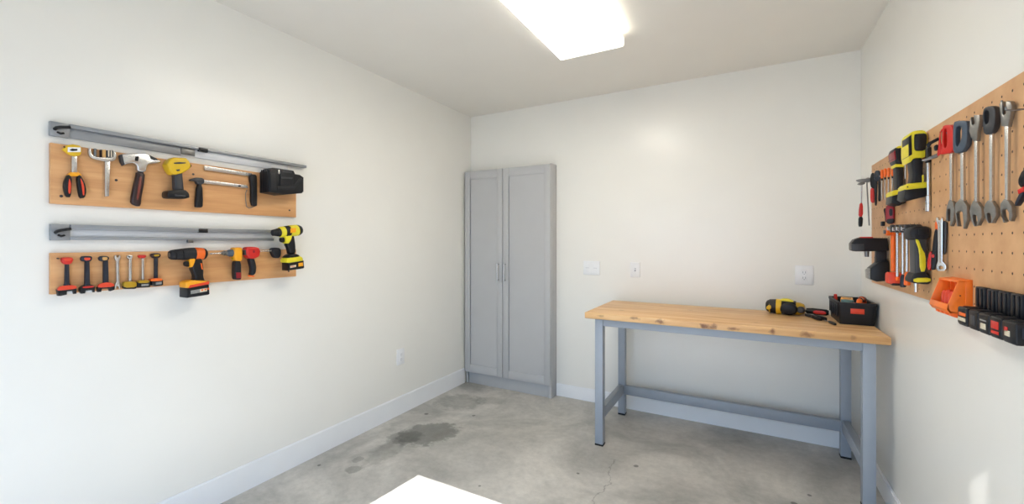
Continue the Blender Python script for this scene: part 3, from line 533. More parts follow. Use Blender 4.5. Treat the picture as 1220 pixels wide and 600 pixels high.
# ================================================================== the room
def struct(name, mat, items, bev=0.):
    o = boxes(name, mat, items, None, bev); o['kind'] = 'structure'; return o
struct('floor', 'floor', [((XL-TW, YF-TW, -.12), (XR+TW, D+TW, 0))])
struct('ceiling', 'ceil', [((XL-TW, YF-TW, H), (XR+TW, D+TW, H+.12))])
struct('wall_left', 'wall', [((XL-TW, YF-TW, 0), (XL, D+TW, H))])
struct('wall_right', 'wall', [((XR, YF-TW, 0), (XR+TW, D+TW, H))])
struct('wall_back', 'wall', [((XL, D, 0), (XR, D+TW, H))])
# front wall behind the camera: a wide garage opening and a narrow slot added to cast the right wall's sun sliver
ZH, OX0, OX1 = 2.02, -2.012, .12
SX0, SX1, SZ = .384, .412, 2.65
struct('wall_front', 'wall', [((XL, YF-TW, 0), (OX0, YF, H)), ((OX0, YF-TW, ZH), (OX1, YF, H)), ((OX1, YF-TW, 0), (SX0, YF, H)),
                              ((SX1, YF-TW, 0), (XR, YF, H)), ((SX0, YF-TW, SZ), (SX1, YF, H))])
g = struct('ground_outside', 'driveway', [((-14, -16, -.2), (14, YF-TW, -.02))])
BT = .015
def base_bar(name, a, b, h, axis, face):
    """baseboard with a small rounded top edge"""
    lo, hi = list(a), list(b); bm = bmesh.new(); add_box(bm, lo, hi)
    es = [e for e in bm.edges if all(abs(v.co.z-h) < 1e-5 for v in e.verts)]
    bmesh.ops.bevel(bm, geom=es, offset=.005, segments=2, affect='EDGES')
    o = finish(bm, name, 'trim'); o['kind'] = 'structure'
base_bar('baseboard_left', (XL, YF, 0), (XL+BT, 3.49, .148), .148, 1, 1)
base_bar('baseboard_back', (-1.535, D-BT, 0), (XR, D, .112), .112, 0, 1)
base_bar('baseboard_right', (XR-BT, YF, 0), (XR, D-BT, .115), .115, 1, 1)

# ------------------------------------------------------------------ ceiling light
def ceiling_light():
    x0, x1, y0, y1 = -1.085, -.665, 1.38, 2.62
    e = bpy.data.objects.new('ceiling_light', None); C.objects.link(e); e.location = ((x0+x1)/2, (y0+y1)/2, H)
    tag(e, 'long white wraparound fluorescent light glowing on the ceiling', 'light')
    w, l = (x1-x0)/2, (y1-y0)/2
    boxes('housing', 'white', [((-w+.03, -l+.01, -.035), (w-.03, l-.01, 0))], e, .004)
    # lens: shallow tray section with rounded lower corners
    sec = [(-w, -.03), (-w, -.078), (-w+.008, -.085), (w-.008, -.085), (w, -.078), (w, -.03)]
    boxes('lens', emit('lamp_lens', (1., .92, .79), 11.), [((-w+.006, -l+.012, -.0835), (w-.006, l-.012, -.076))], e, .002)
    for s in (-1, 1): boxes('side_lens', emit('lamp_side_lens', (1., .94, .84), .9), [((min(s*w, s*(w-.006)), -l+.012, -.079), (max(s*w, s*(w-.006)), l-.012, -.03))], e, .001)
    for s in (-1, 1):
        bm = bmesh.new(); add_rings(bm, [[Vector((x*1.003, y, z*1.003)) for x, z in sec] for y in (s*l-.012*(s > 0), s*l+.012*(s < 0))], True)
        finish(bm, 'end_cap', emit('lamp_end_cap', (1., .94, .84), 1.2), e)
ceiling_light()

# ------------------------------------------------------------------ switch plates and sockets
def plate(name, label, cat, loc, rz, w, h, kind):
    e = bpy.data.objects.new(name, None); C.objects.link(e); e.location = loc; e.rotation_euler = (0, 0, rz); tag(e, label, cat)
    boxes('face_plate', 'white', [((-w/2, -.009, -h/2), (w/2, -.0004, h/2))], e, .004)
    if kind == 'outlet':
        boxes('socket_insert', 'white', [((-.019, -.0115, -.036), (.019, -.008, .036))], e, .002)
        for z in (-.019, .019):
            boxes('socket_slot', 'slot', [((-.009, -.0119, z-.006), (-.0055, -.0112, z+.008)), ((.0055, -.0119, z-.006), (.009, -.0112, z+.008)), ((-.003, -.0119, z-.014), (.003, -.0112, z-.009))], e)
    elif kind == 'rocker':
        for x in (-.036, .036):
            boxes('rocker', 'white', [((x-.017, -.0125, -.033), (x+.017, -.008, .033))], e, .003)
            boxes('seam', 'slot', [((x-.0165, -.0128, -.0012), (x+.0165, -.0122, .0012))], e)
    else:
        boxes('toggle_slot', 'slot', [((-.006, -.0098, -.014), (.006, -.0085, .014))], e)
        boxes('toggle', 'white', [((-.004, -.022, .0), (.004, -.009, .01))], e, .002)
plate('double_light_switch', 'wide white double rocker switch plate on the back wall beside the cabinet', 'light switch', (-1.203, D, 1.178), 0, .15, .122, 'rocker')
plate('light_switch', 'narrow white single toggle switch plate on the back wall', 'light switch', (-.823, D, 1.174), 0, .08, .124, 'toggle')
plate('wall_outlet', 'white outlet on the back wall above the workbench', 'outlet', (.35, D, 1.172), 0, .108, .135, 'outlet')
plate('wall_outlet', 'white outlet low on the left wall above the baseboard', 'outlet', (XL, 2.6, .468), PI/2, .084, .13, 'outlet')

# ------------------------------------------------------------------ tall grey cabinet in the corner
def cabinet():
    x0, x1, yf, z1 = -2.474, -1.538, 3.504, 2.114
    e = bpy.data.objects.new('tall_cabinet', None); C.objects.link(e); e.location = ((x0+x1)/2, (yf+D)/2, 0)
    tag(e, 'tall grey two-door shaker cabinet standing in the corner', 'cabinet')
    ox, oy = e.location.x, e.location.y
    def bx(name, mat, items, bev=.0015, parent=e):
        return boxes(name, mat, [((a[0]-ox, a[1]-oy, a[2]), (b[0]-ox, b[1]-oy, b[2])) for a, b in items], parent, bev)
    bx('side_panel', 'cab', [((x0, yf+.012, 0), (x0+.018, D-.002, z1-.005))])
    bx('side_panel', 'cab', [((x1-.018, yf+.004, 0), (x1, D-.002, z1))])
    bx('top_panel', 'cab', [((x0, yf+.012, z1-.02), (x1-.018, D-.002, z1-.002))])
    bx('back_panel', 'cabin', [((x0+.018, D-.01, .1), (x1-.018, D-.002, z1-.02))])
    bx('bottom_panel', 'cabin', [((x0+.018, yf+.02, .1), (x1-.018, D-.01, .118))])
    bx('toe_kick', 'cab', [((x0+.03, yf+.018, 0), (x1-.004, yf+.034, .112))])
    bx('toe_kick', 'cab', [((x1-.03, yf-.001, 0), (x1-.001, yf+.018, .112))])
    def door(a, b, hx):
        z0, zt, st, rl, th = .118, z1-.008, .062, .078, .02
        bm = bmesh.new()
        for lo, hi in (((a, yf-th, z0), (a+st, yf, zt)), ((b-st, yf-th, z0), (b, yf, zt)),
                       ((a+st, yf-th, z0), (b-st, yf, z0+rl)), ((a+st, yf-th, zt-rl), (b-st, yf, zt))):
            add_box(bm, (lo[0]-ox, lo[1]-oy, lo[2]), (hi[0]-ox, hi[1]-oy, hi[2]), .0015)
        d = finish(bm, 'door', 'cab', e)
        bx('door_panel', 'cab', [((a+st-.004, yf-th+.008, z0+rl-.004), (b-st+.004, yf-.002, zt-rl+.004))], 0, d)
        bm = bmesh.new()
        hx -= ox; y = yf-th-oy
        add_tube(bm, [(hx, y+.002, 1.195), (hx, y-.024, 1.195), (hx, y-.03, 1.189), (hx, y-.03, 1.053), (hx, y-.024, 1.047), (hx, y+.002, 1.047)], .0065, 10)
        add_lathe(bm, (hx, y-.03, 1.035), (hx, y-.03, 1.207), [(0, .005), (.02, .0075), (.98, .0075), (1, .005)], 12)
        h = finish(bm, 'handle', 'steel', d); h['label'] = 'brushed steel bar handle'
    door(x0+.004, -2.037, -2.076); door(-2.031, x1-.003, -2.003)
cabinet()

# ------------------------------------------------------------------ workbench
BZ, BX0, BX1, BY0, BY1 = .918, -.992, .643, 2.83, 3.53
def workbench():
    e = bpy.data.objects.new('workbench', None); C.objects.link(e); e.location = ((BX0+BX1)/2, (BY0+BY1)/2, 0)
    tag(e, 'grey steel framed workbench with a thick pine top against the back wall', 'workbench')
    ox, oy = e.location.x, e.location.y
    def bx(name, mat, items, bev=.0025, parent=e):
        return boxes(name, mat, [((a[0]-ox, a[1]-oy, a[2]), (b[0]-ox, b[1]-oy, b[2])) for a, b in items], parent, bev)
    bx('bench_top', 'bench', [((BX0, BY0, BZ-.043), (BX1, BY1, BZ))], .006)
    w = .055; lx = (-.924, .532); ly = (BY0+.022, 3.455); zt = BZ-.043
    for x in lx:
        for y in ly:
            l = bx('leg', 'steel_paint', [((x, y, .012), (x+w, y+w, zt))])
            f = bx('foot', 'rubber', [((x-.001, y-.001, 0), (x+w+.001, y+w+.001, .013))], .002, l); f['label'] = 'black rubber foot'
    bx('apron', 'steel_paint', [((lx[0]+w, ly[0]+.006, zt-.048), (lx[1], ly[0]+.036, zt))])
    bx('apron', 'steel_paint', [((lx[0]+w, ly[1]+.02, zt-.048), (lx[1], ly[1]+.05, zt))])
    for x in lx: bx('apron', 'steel_paint', [((x+.012, ly[0]+w, zt-.048), (x+.043, ly[1], zt))])
    for x in lx: bx('stretcher', 'steel_paint', [((x+.006, ly[0]+w, .175), (x+.047, ly[1], .248))])
    bx('stretcher', 'steel_paint', [((lx[0]+w, ly[1]+.006, .168), (lx[1], ly[1]+.046, .238))])
workbench()

# ------------------------------------------------------------------ wall rails
def rail(name, label, z0, z1, s0, s1, sface, lip, clip_s, tray, fl):
    e = bpy.data.objects.new(name, None); C.objects.link(e); e.location = (XL, (s0+s1)/2, (z0+z1)/2); e.rotation_euler = (0, 0, PI/2); tag(e, label, 'rail', 'metal rails on the left wall')
    cy, cz = e.location.y, e.location.z
    def bx(n, mat, s_0, s_1, z_0, z_1, t0, t1, bev=.001, parent=e):
        return boxes(n, mat, [((s_0-cy, -t1, z_0-cz), (s_1-cy, -t0, z_1-cz))], parent, bev)
    if tray: bx('web', 'alu_lit', s0, sface, z0, z1-.004, .0006, .012)
    else:
        bx('web', 'alu', s0, 1.055, z0, z1-.004, .0006, .012); bx('web', 'alu_lit', 1.055, sface, z0, z1-.004, .0006, .012)
        bx('splice_plate', 'grey', 1.055, 1.115, z0+.004, z1-fl, .011, .016)
    bx('top_flange', 'alu', s0+.055, s1, z1-fl, z1, .0006, lip)
    if tray:
        bx('bottom_flange', 'alu', s0+.055, sface, z0, z0+.014, .01, lip*.8)
        bx('hook', 'grey', 1.075, 1.1, z0-.012, z0+.004, .02, .034)
    ep = bx('end_plate', 'alu', s0-.001, s0+.056, z0-.002, z1+.001, .0006, .02)
    # black hook bar with a curled tip on the end plate
    bm = bmesh.new(); zz = z0+(z1-z0)*.56
    pts = [(s0+.012, -.022, zz-.006), (s0+.014, -.034, zz-.001), (s0+.024, -.036, zz+.003), (s0+.054, -.036, zz+.010)]
    add_tube(bm, [(p[0]-cy, p[1], p[2]-cz) for p in pts], .0062, 8)
    add_tube(bm, [(s0+.02-cy, -.02, zz-.016-cz), (s0+.028-cy, -.026, zz-.021-cz), (s0+.038-cy, -.022, zz-.017-cz)], .0042, 8)
    finish(bm, 'end_hook', 'black', ep)
    bx('clip', 'black', clip_s, clip_s+.042, z1-.024, z1-.004, lip*.5, lip+.004, .002)
rail('wall_rail', 'long grey metal rail above the upper wooden tool board', 1.838, 1.893, .598, 1.735, 1.62, .03, 1.125, False, .016)
rail('wall_rail', 'long grey metal rail between the two wooden tool boards', 1.412, 1.476, .600, 1.525, 1.525, .03, 1.125, True, .022)

# ------------------------------------------------------------------ wooden tool boards
def tool_board(label, z0, z1, s0, s1, screws, nail):
    e = bpy.data.objects.new('tool_board', None); C.objects.link(e); e.location = (XL, (s0+s1)/2, (z0+z1)/2); tag(e, label, 'board', 'wooden tool boards')
    boxes('board', 'board', [((.0008, s0-e.location.y, z0-e.location.z), (.02, s1-e.location.y, z1-e.location.z))], e, .002)
    for s, z in screws:
        bm = bmesh.new(); add_lathe(bm, (.0195, s-e.location.y, z-e.location.z), (.022, s-e.location.y, z-e.location.z), [(0, .0055), (.6, .0055), (1, .003)], 10)
        finish(bm, 'screw', 'dgrey', e)
    s, z = nail; bm = bmesh.new()
    add_tube(bm, [(.018, s-e.location.y, z-e.location.z), (.05, s-.012-e.location.y, z+.002-e.location.z)], .0028, 8); finish(bm, 'nail', 'brown', e)
tool_board('upper beech board holding pliers, hammer and bar tools', 1.559, 1.806, .598, 1.67, [(.629, 1.592), (.803, 1.68), (1.105, 1.749), (1.625, 1.60)], (.642, 1.79))
tool_board('lower beech board holding the row of short tools and drills', 1.19, 1.3588, .598, 1.67, [(1.62, 1.225)], (.622, 1.335))

# ================================================================== tools on the upper board
t = Tool('pliers', 'yellow-headed pliers with black and orange handles on the upper board', 'pliers', 'L', ['pl_head', 'pl_hl', 'pl_hr'])
hd = t.slab('head', 'pl_head', .002, .02, 'yellow', .005, 0)
t.slab('label_plate', 'pl_win', .0195, .0215, 'white', .0005, parent=hd)
t.slab('label_mark', 'pl_mark', .021, .0222, 'black', 0, parent=hd)
t.slab('shaft', 'pl_shaft', .003, .014, 'steel', .001)
t.slab('collar', 'pl_collar', .002, .017, 'amber', .002)
for a, b in (('pl_hl', 'pl_hls'), ('pl_hr', 'pl_hrs')):
    h = t.slab('handle', a, .0, .02, 'black', .004, 1); t.slab('grip_inlay', b, .018, .0215, 'redorange', .0008, 1, parent=h, label='red-orange grip inlay')
t = Tool('bar_clamp', 'silver bar clamp with a wide U-shaped head on the upper board', 'clamp', 'L', ['cl_frame', 'cl_shaft'])
t.slab('frame', 'cl_frame', .0, .016, 'steel', .003, 1)
t.slab('shaft', 'cl_shaft', .0, .012, 'steel', .002)
a = strip('cl_screw'); t.lathe('screw', ((a[0]+a[1])/2, a[2], .008), ((a[0]+a[1])/2, a[3], .008), [(0, .004), (.1, .006), (.3, .004), (.5, .006), (.7, .004), (.9, .006), (1, .004)], 'grey')
t.slab('jaw', 'cl_jaw', .0, .015, 'brown', .001); t.slab('block', 'cl_tan', .0, .013, 'tan', .001)
jb = t.slab('jaw', 'cl_blk', .0, .014, 'dgrey', .001)
a = strip('cl_blk')
for k in range(3): t.box('stripe', a[0]+.006+k*.009, a[0]+.010+k*.009, a[2]+.006, a[3]-.003, .0135, .0148, 'cream', 0, jb)
t = Tool('claw_hammer', 'claw hammer with polished head and dark brown handle on the upper board', 'hammer', 'L', ['hm_head', 'hm_handle'])
hd = t.slab('head', 'hm_head', .0, .026, 'steel', .006, 1, seg=3)
t.slab('striking_face', 'hm_cap', -.0, .028, 'dgrey', .003, parent=hd); t.slab('claw', 'hm_claw', .004, .012, 'dgrey', .002, parent=hd)
t.slab('eye', 'hm_win', .0255, .0268, 'black', .0004, parent=hd)
hn = t.slab('handle', 'hm_handle', .0, .026, 'brown', .009, 1, seg=3); t.slab('grip_inlay', 'hm_stripe', .025, .0268, 'redbrown', .0006, 1, parent=hn)
t = Tool('impact_driver', 'small yellow impact driver with dark grey grip on the upper board', 'drill', 'L', ['yd_head', 'yd_batt'])
hd = t.slab('head', 'yd_head', .002, .062, 'yellow', .007, 0, seg=3)
t.slab('vent', 'yd_vent1', .061, .063, 'dgrey', .0004, parent=hd); t.slab('vent', 'yd_vent2', .061, .063, 'dgrey', .0004, parent=hd)
t.slab('rear_knob', 'yd_nub', .02, .045, 'black', .003, 1)
t.slab('grip', 'yd_grip', .012, .05, 'dgrey', .009, 0, seg=3); b = t.slab('battery', 'yd_batt', .0, .062, 'black', .006, 1)
a = strip('yd_batt'); t.box('label_strip', a[0]+.03, a[0]+.075, a[2]+.012, a[2]+.02, .0615, .0628, 'dgrey', .0004, b)
t = Tool('bar_handle_tool', 'thin steel bar with black handle at its lower left on upper board', 'hand tool', 'L', ['bs_head', 'bs_hand', 'bs_blade'])
t.slab('head', 'bs_head', .0, .026, 'dgrey', .004, 1); t.slab('handle', 'bs_hand', .0, .024, 'black', .007, 1, seg=3)
bl = t.slab('bar', 'bs_blade', .004, .011, 'steel', .001); t.slab('hole', 'bs_hole', .0105, .0115, 'black', 0, parent=bl)
t = Tool('steel_square', 'slim steel ruled bar with black handle hanging at its right on upper board', 'hand tool', 'L', ['sr_bar', 'sr_hand'])
bl = t.slab('bar', 'sr_bar', .003, .011, 'steel', .001)
(ax, az), (bx_, bz_) = T['sr_bar'][0], T['sr_bar'][1]
for k in range(14):
    f = .08+.065*k; x = ax+(bx_-ax)*f; z = az+(bz_-az)*f
    t.box('ruling', x, x+.0012, z-.008, z-.002, .0108, .0113, 'dgrey', 0, bl)
t.slab('handle', 'sr_hand', .0, .024, 'black', .006, 1, seg=3)
t.tube('hook', [(s, z, .006) for s, z in T['sr_hook']], .0022, 'grey')
t = Tool('battery_charger', 'bulky black battery charger box hanging at the far end of the upper rail', 'charger', 'L', ['ch_front'])
bd = t.slab('body', 'ch_front', .0, .10, 'black', .007, 0, seg=3)
t.slab('corner_rib', 'ch_col', .099, .104, 'black2', .002, parent=bd); t.slab('band', 'ch_bar', .099, .104, 'black2', .0015, parent=bd)
cl = t.slab('latch_panel', 'ch_clip', .099, .109, 'black2', .003); t.slab('ridge', 'ch_r1', .1085, .112, 'dgrey', .001, parent=cl); t.slab('ridge', 'ch_r2', .1085, .112, 'dgrey', .001, parent=cl)
t.slab('catch', 'ch_lat', .099, .106, 'steel', .0008)
a = strip('ch_front')
for k in range(4): t.box('side_rib', a[0]-.0015, a[0]+.004, a[2]+.012, a[3]-.012, .018+k*.02, .026+k*.02, 'black2', .001, bd)

# ================================================================== tools on the lower board
def row_tool(name, label, cat, pre, cols, forks=True):
    t = Tool(name, label, cat, 'L', [pre+'_head', pre+'_shaft', pre+'_base'], 'short tools in a row on the lower board')
    hd = t.slab('head', pre+'_head', .002, .023, cols[0], .005, 1, seg=3); t.slab('head_inset', pre+'_top', .022, .0242, cols[1], .0008, 1, parent=hd)
    t.slab('shaft', pre+'_shaft', .004, .02, cols[2], .004, 0)
    b = t.slab('base', pre+'_base', .0, .026, cols[3], .003, 0); t.slab('base_cover', pre+'_red', .017, .0285, cols[4], .003, 1)
    return t, b
t, b = row_tool('gripping_tool', 'all-red-headed black tool first in the row on lower board', 'hand tool', 't1', ('red', 'redorange', 'navy', 'black', 'redorange'))
t.slab('label_plate', 't1_plate', .003, .013, 'white', .001, parent=b)
t, b = row_tool('gripping_tool', 'navy tool with red inset head, second in the row on lower board', 'hand tool', 't2', ('navy', 'redorange', 'navy', 'black', 'red'))
t.slab('label_plate', 't2_plate', .003, .013, 'white', .001, parent=b)
t, b = row_tool('gripping_tool', 'navy tool with brown inset head and orange-red foot beside the silver wrench', 'hand tool', 't3', ('navy', 'tan', 'navy', 'black', 'redorange'))
t = Tool('open_end_wrench', 'small all-silver wrench in the row on the lower board', 'wrench', 'L', ['t4'], 'short tools in a row on the lower board')
t.slab('body', 't4', .0, .011, 'steel', .002)
t = Tool('socket_driver', 'silver shaft tool with wide gold foot on the lower board', 'hand tool', 'L', ['t5_head', 't5_gold'], 'short tools in a row on the lower board')
hd = t.slab('head', 't5_head', .002, .017, 'steel', .003, 1); t.slab('notch', 't5_notch', .0165, .0175, 'dgrey', .0003, parent=hd)
t.slab('shaft', 't5_shaft', .003, .013, 'steel', .003); t.slab('base_rim', 't5_rim', .0, .024, 'black', .003); t.slab('base', 't5_gold', .0, .027, 'gold', .004, 1)
t = Tool('socket_driver', 'silver shaft tool with small red head and black foot on lower board', 'hand tool', 'L', ['t6_head', 't6_base'], 'short tools in a row on the lower board')
t.slab('head', 't6_head', .002, .02, 'red', .004, 1); t.slab('shaft', 't6_shaft', .003, .013, 'steel', .003)
b = t.slab('base', 't6_base', .0, .026, 'black', .004); t.slab('base_cover', 't6_gold', .0, .028, 'gold', .003, 1); t.slab('label_plate', 't6_lab', .0255, .0268, 'greylab', .0003, parent=b)
t = Tool('socket_driver', 'black shaft tool with orange-topped black foot beside the orange drill', 'hand tool', 'L', ['t7_head', 't7_base'], 'short tools in a row on the lower board')
hd = t.slab('head', 't7_head', .002, .022, 'brown', .005, 1); t.slab('head_inset', 't7_top', .0212, .0232, 'gold', .0008, 1, parent=hd)
t.slab('shaft', 't7_shaft', .003, .018, 'navy', .004); b = t.slab('base', 't7_base', .0, .026, 'black', .004); t.slab('base_cover', 't7_org', .0, .0285, 'orange', .003, 1)
t.slab('label_plate', 't7_lab', .0255, .0268, 'greylab', .0003, parent=b)

def pt(key, i): return T[key][i]
# orange drill
t = Tool('cordless_drill', 'orange and black cordless drill with battery hanging below the lower board', 'drill', 'L', ['da_axis', 'da_batt', 'da_grip'], 'cordless drills on the left wall')
A = T['da_axis']; r = abs(A[5][1]-A[6][1])/2*1.15; td = .047
def ax3(p): return (p[0], p[1], td)
ch = t.lathe('chuck', ax3(A[0]), ax3(A[2]), [(0, .45*r), (.0, .6*r), (.05, .74*r), (.16, .8*r), (.17, .72*r), (.2, .72*r), (.21, .82*r), (.42, .9*r), (.43, .84*r), (.46, .84*r), (.47, .93*r), (.8, r), (1, r)], 'black2', 28)
t.lathe('bit_socket', (A[0][0]-.002, A[0][1], td), (A[0][0]+.004, A[0][1], td), [(0, .2*r), (0, .34*r), (1, .34*r)], 'grey', 16, parent=ch)
t.lathe('motor_housing', ax3(A[2]), ax3(A[3]), [(0, .98*r), (.1, 1.02*r), (.9, 1.0*r), (1, .96*r)], 'orange', 28)
t.lathe('rear_cap', ax3(A[3]), ax3(A[4]), [(0, .98*r), (.4, .93*r), (.8, .7*r), (1, .35*r)], 'black', 28)
t.slab('guard', 'da_guard', td-.018, td+.02, 'amber', .006, 1); t.slab('trigger', 'da_trig', td-.01, td+.01, 'black', .004, 1)
g_ = t.slab('grip', 'da_grip', td-.02, td+.02, 'black', .01, 1, seg=3); t.slab('grip_inlay', 'da_gripa', td+.019, td+.0215, 'orange', .0006, parent=g_)
f_ = t.slab('foot', 'da_foot', .012, .086, 'amber', .008, 0, seg=3); t.slab('foot_trim', 'da_red', .03, .088, 'redorange', .004, parent=f_)
b = t.slab('battery', 'da_batt', .004, .09, 'black', .005, 0); lb = t.slab('label_plate', 'da_lab', .0895, .091, 'greylab', .0004, parent=b)
t.slab('label_plate', 'da_lab2', .0905, .0918, 'cream', .0004, parent=b)
a = strip('da_lab2')
for k in range(3): t.box('label_mark', a[0]+.006+k*.014, a[0]+.014+k*.014, a[2]+.006+.002*k, a[2]+.015+.002*k, .0915, .0922, 'orange', 0, b)
# amber screwdriver drill
t = Tool('power_screwdriver', 'amber power screwdriver with long silver bit and red-tipped handle on lower board', 'drill', 'L', ['db_axis', 'db_hand'])
A = T['db_axis']; td = .03
def ax3(p): return (p[0], p[1], td)
t.lathe('bit', ax3(A[0]), ax3(A[1]), [(0, .0005), (.12, .005), (.25, .0035), (1, .0045)], 'steel', 12)
t.lathe('chuck', ax3(A[1]), ax3(A[2]), [(0, .006), (.2, .006), (.21, .009), (.5, .009), (.52, .013), (.7, .013), (.72, .008), (1, .011)], 'grey', 16)
t.lathe('collar', ax3(A[2]), ax3(A[3]), [(0, .014), (.3, .019), (1, .02)], 'bluegrey', 20)
t.slab('body', 'db_body', .004, .056, 'amber', .011, 1, seg=3); t.slab('trigger', 'db_trig', .02, .04, 'gold', .003, 1)
hn = t.slab('handle', 'db_hand', .012, .05, 'black2', .011, 1, seg=3); t.slab('grip_inlay', 'db_red', .0485, .0515, 'dred', .001, parent=hn, label='red lower grip')
# red driver
t = Tool('power_screwdriver', 'red power screwdriver with black handle and black angle head on lower board', 'drill', 'L', ['dc_body', 'dc_hand', 'dc_head'])
bd = t.slab('body', 'dc_body', .004, .056, 'red', .012, 1, seg=3); t.slab('nose', 'dc_mouth', .012, .048, 'dgrey', .004, 1); t.slab('badge', 'dc_dot', .0545, .057, 'dred', .001, 1, parent=bd)
t.slab('handle', 'dc_hand', .012, .046, 'black2', .01, 1, seg=3); t.slab('handle_tip', 'dc_tip', .012, .044, 'orange', .003, 1)
A = T['dc_rod']; rd = t.lathe('rod', (*A[0], .03), (*A[1], .03), [(0, .004), (1, .004)], 'steel', 12)
t.slab('angle_head', 'dc_head', .004, .046, 'black2', .007, 1, seg=3, parent=None)
# yellow drill on the rail end
t = Tool('cordless_drill', 'yellow and black cordless drill with battery at the end of the lower rail', 'drill', 'L', ['dd_axis', 'dd_batt', 'dd_grip'], 'cordless drills on the left wall')
A = T['dd_axis']; r = abs(A[7][1]-A[8][1])/2*1.14; td = .07
def ax3(p): return (p[0], p[1], td)
t.lathe('chuck', ax3(A[0]), ax3(A[2]), [(0, .3*r), (.05, .52*r), (.5, .62*r), (.52, .56*r), (.6, .56*r), (.62, .66*r), (1, .74*r)], 'black2', 28)
t.lathe('collar', ax3(A[2]), ax3(A[3]), [(0, .84*r), (.2, .92*r), (1, .98*r)], 'lime', 28)
t.lathe('gearbox', ax3(A[3]), ax3(A[4]), [(0, .95*r), (.3, 1.0*r), (.32, .95*r), (.5, .95*r), (.52, 1.0*r), (1, .98*r)], 'black', 28)
mh = t.lathe('motor_housing', ax3(A[4]), ax3(A[5]), [(0, 1.02*r), (.1, 1.04*r), (.9, 1.02*r), (1, .98*r)], 'lime', 28)
t.slab('label_plate', 'dd_lab', td+.4*r, td+1.06*r, 'amber', .002, parent=mh)
t.lathe('rear_cap', ax3(A[5]), ax3(A[6]), [(0, 1.0*r), (.4, .95*r), (.8, .74*r), (1, .4*r)], 'black', 28)
t.slab('guard', 'dd_guard', td-.02, td+.022, 'lime', .006, 1); t.slab('trigger', 'dd_trig', td-.011, td+.011, 'black', .004, 1)
t.slab('grip', 'dd_grip', td-.021, td+.021, 'black', .01, 1, seg=3)
f_ = t.slab('foot', 'dd_foot', .05, .116, 'lime', .006, 0); t.slab('foot_trim', 'dd_top', .055, .1165, 'black', .005, 1)
b = t.slab('battery', 'dd_batt', .05, .12, 'black', .005, 0)
t.slab('label_plate', 'dd_lab1', .1195, .121, 'cream', .0004, parent=b); t.slab('label_plate', 'dd_lab2', .1195, .121, 'amber', .0004, parent=b)
a = strip('dd_lab1')
for k in range(3): t.box('label_mark', a[0]+.003+k*.009, a[0]+.009+k*.009, a[2]+.006, a[3]-.006, .1205, .1214, 'orange', 0, b)
# ================================================================== pegboard on the right wall
PY0, PY1, PZ0, PZ1 = 1.25, 3.24, 1.166, 1.858
e = bpy.data.objects.new('pegboard', None); C.objects.link(e); e.location = (XR, (PY0+PY1)/2, (PZ0+PZ1)/2)
tag(e, 'large tan perforated pegboard covered with tools on the right wall', 'pegboard')
boxes('board', 'peg', [((-.02, PY0-e.location.y, PZ0-e.location.z), (-.004, PY1-e.location.y, PZ1-e.location.z))], e, .0015)
for y in (PY0+.1, 2.2, PY1-.1):
    boxes('batten', 'board', [((-.005, y-.02-e.location.y, PZ0+.03-e.location.z), (-.0006, y+.02-e.location.y, PZ1-.03-e.location.z))], e)
def peg(y, z, l=.06):
    """steel hook pushed into the board"""
    bm = bmesh.new(); x = XR-.018-e.location.x
    add_tube(bm, [(x, y-e.location.y, z-e.location.z), (x-l*.8, y-e.location.y, z-e.location.z), (x-l, y-e.location.y, z+.004-e.location.z), (x-l, y-e.location.y, z+.010-e.location.z)], .0026, 8)
    finish(bm, 'peg_hook', 'grey', e)
for y, z in ((3.1, 1.745), (3.03, 1.76), (2.96, 1.765), (2.085, 1.80), (1.98, 1.80), (1.885, 1.80), (1.80, 1.80), (1.705, 1.80)): peg(y, z-.012, .024)
boxes('peg_hook', 'black', [((-.034-0, 2.955-e.location.y, 1.49-e.location.z), (-.02, 2.985-e.location.y, 1.515-e.location.z))], e, .003)
peg(T['hook5'][0][0]*-1, T['hook5'][0][1]-.04, .05)

# ------------------------------------------------------------------ far end of the pegboard
t = Tool('claw_hammer', 'hammer with slim steel shaft and red-black grip at the pegboard far edge', 'hammer', 'hamR', ['hr_head', 'hr_blk', 'hr_red'])
t.slab('head', 'hr_head', -.012, .012, 'cast', .004, 1); t.slab('claw', 'hr_tine', -.008, .009, 'cast', .003, 1)
a, b = T['hr_shaft']; t.lathe('shaft', (*a, 0), (*b, 0), [(0, .0035), (1, .0035)], 'steel', 12)
t.slab('grip', 'hr_red', -.011, .011, 'red', .005, 1, label='red upper grip'); t.slab('grip_end', 'hr_blk', -.011, .011, 'black', .005, 1)
a, b = T['hr_rod']
t = Tool('steel_rod', 'thin grey steel rod hanging behind the red-black gripped hammer', 'rod', 'hamR', [[a, b]])
bm = bmesh.new(); add_lathe(bm, t.V(*a, -.01), t.V(*b, -.01), [(0, .0025), (.02, .0035), (1, .0035)], 10); finish(bm, 'rod', 'cast', t.e)
t.tube('hook', [(a[0]+.014, a[1]+.004, -.01), (a[0]+.006, a[1]+.012, -.01), (a[0]-.002, a[1]+.008, -.01), (a[0], a[1], -.01)], .0028, 'cast')
t = Tool('pliers', 'pliers with black jaws and one red handle beside the hammer on pegboard', 'pliers', 'pl1', ['p1_blk', 'p1_red'])
t.slab('jaws', 'p1_blk', -.008, .008, 'black', .003, 1); t.slab('handle', 'p1_red', -.009, .009, 'red', .004, 1)
t = Tool('pliers', 'all-black pliers with two long handles beside the orange screwdrivers', 'pliers', 'pl2', ['p2_head', 'p2_l1', 'p2_l2'])
hd = t.slab('jaws', 'p2_head', -.009, .009, 'navy', .004, 1); c_ = mid('p2_head'); t.lathe('pivot', (*c_, .008), (*c_, .012), [(0, .006), (1, .005)], 'dgrey', 12, parent=hd)
t.slab('handle', 'p2_l1', -.008, .008, 'black', .003, 1); t.slab('handle', 'p2_l2', -.008, .008, 'black', .003, 1)
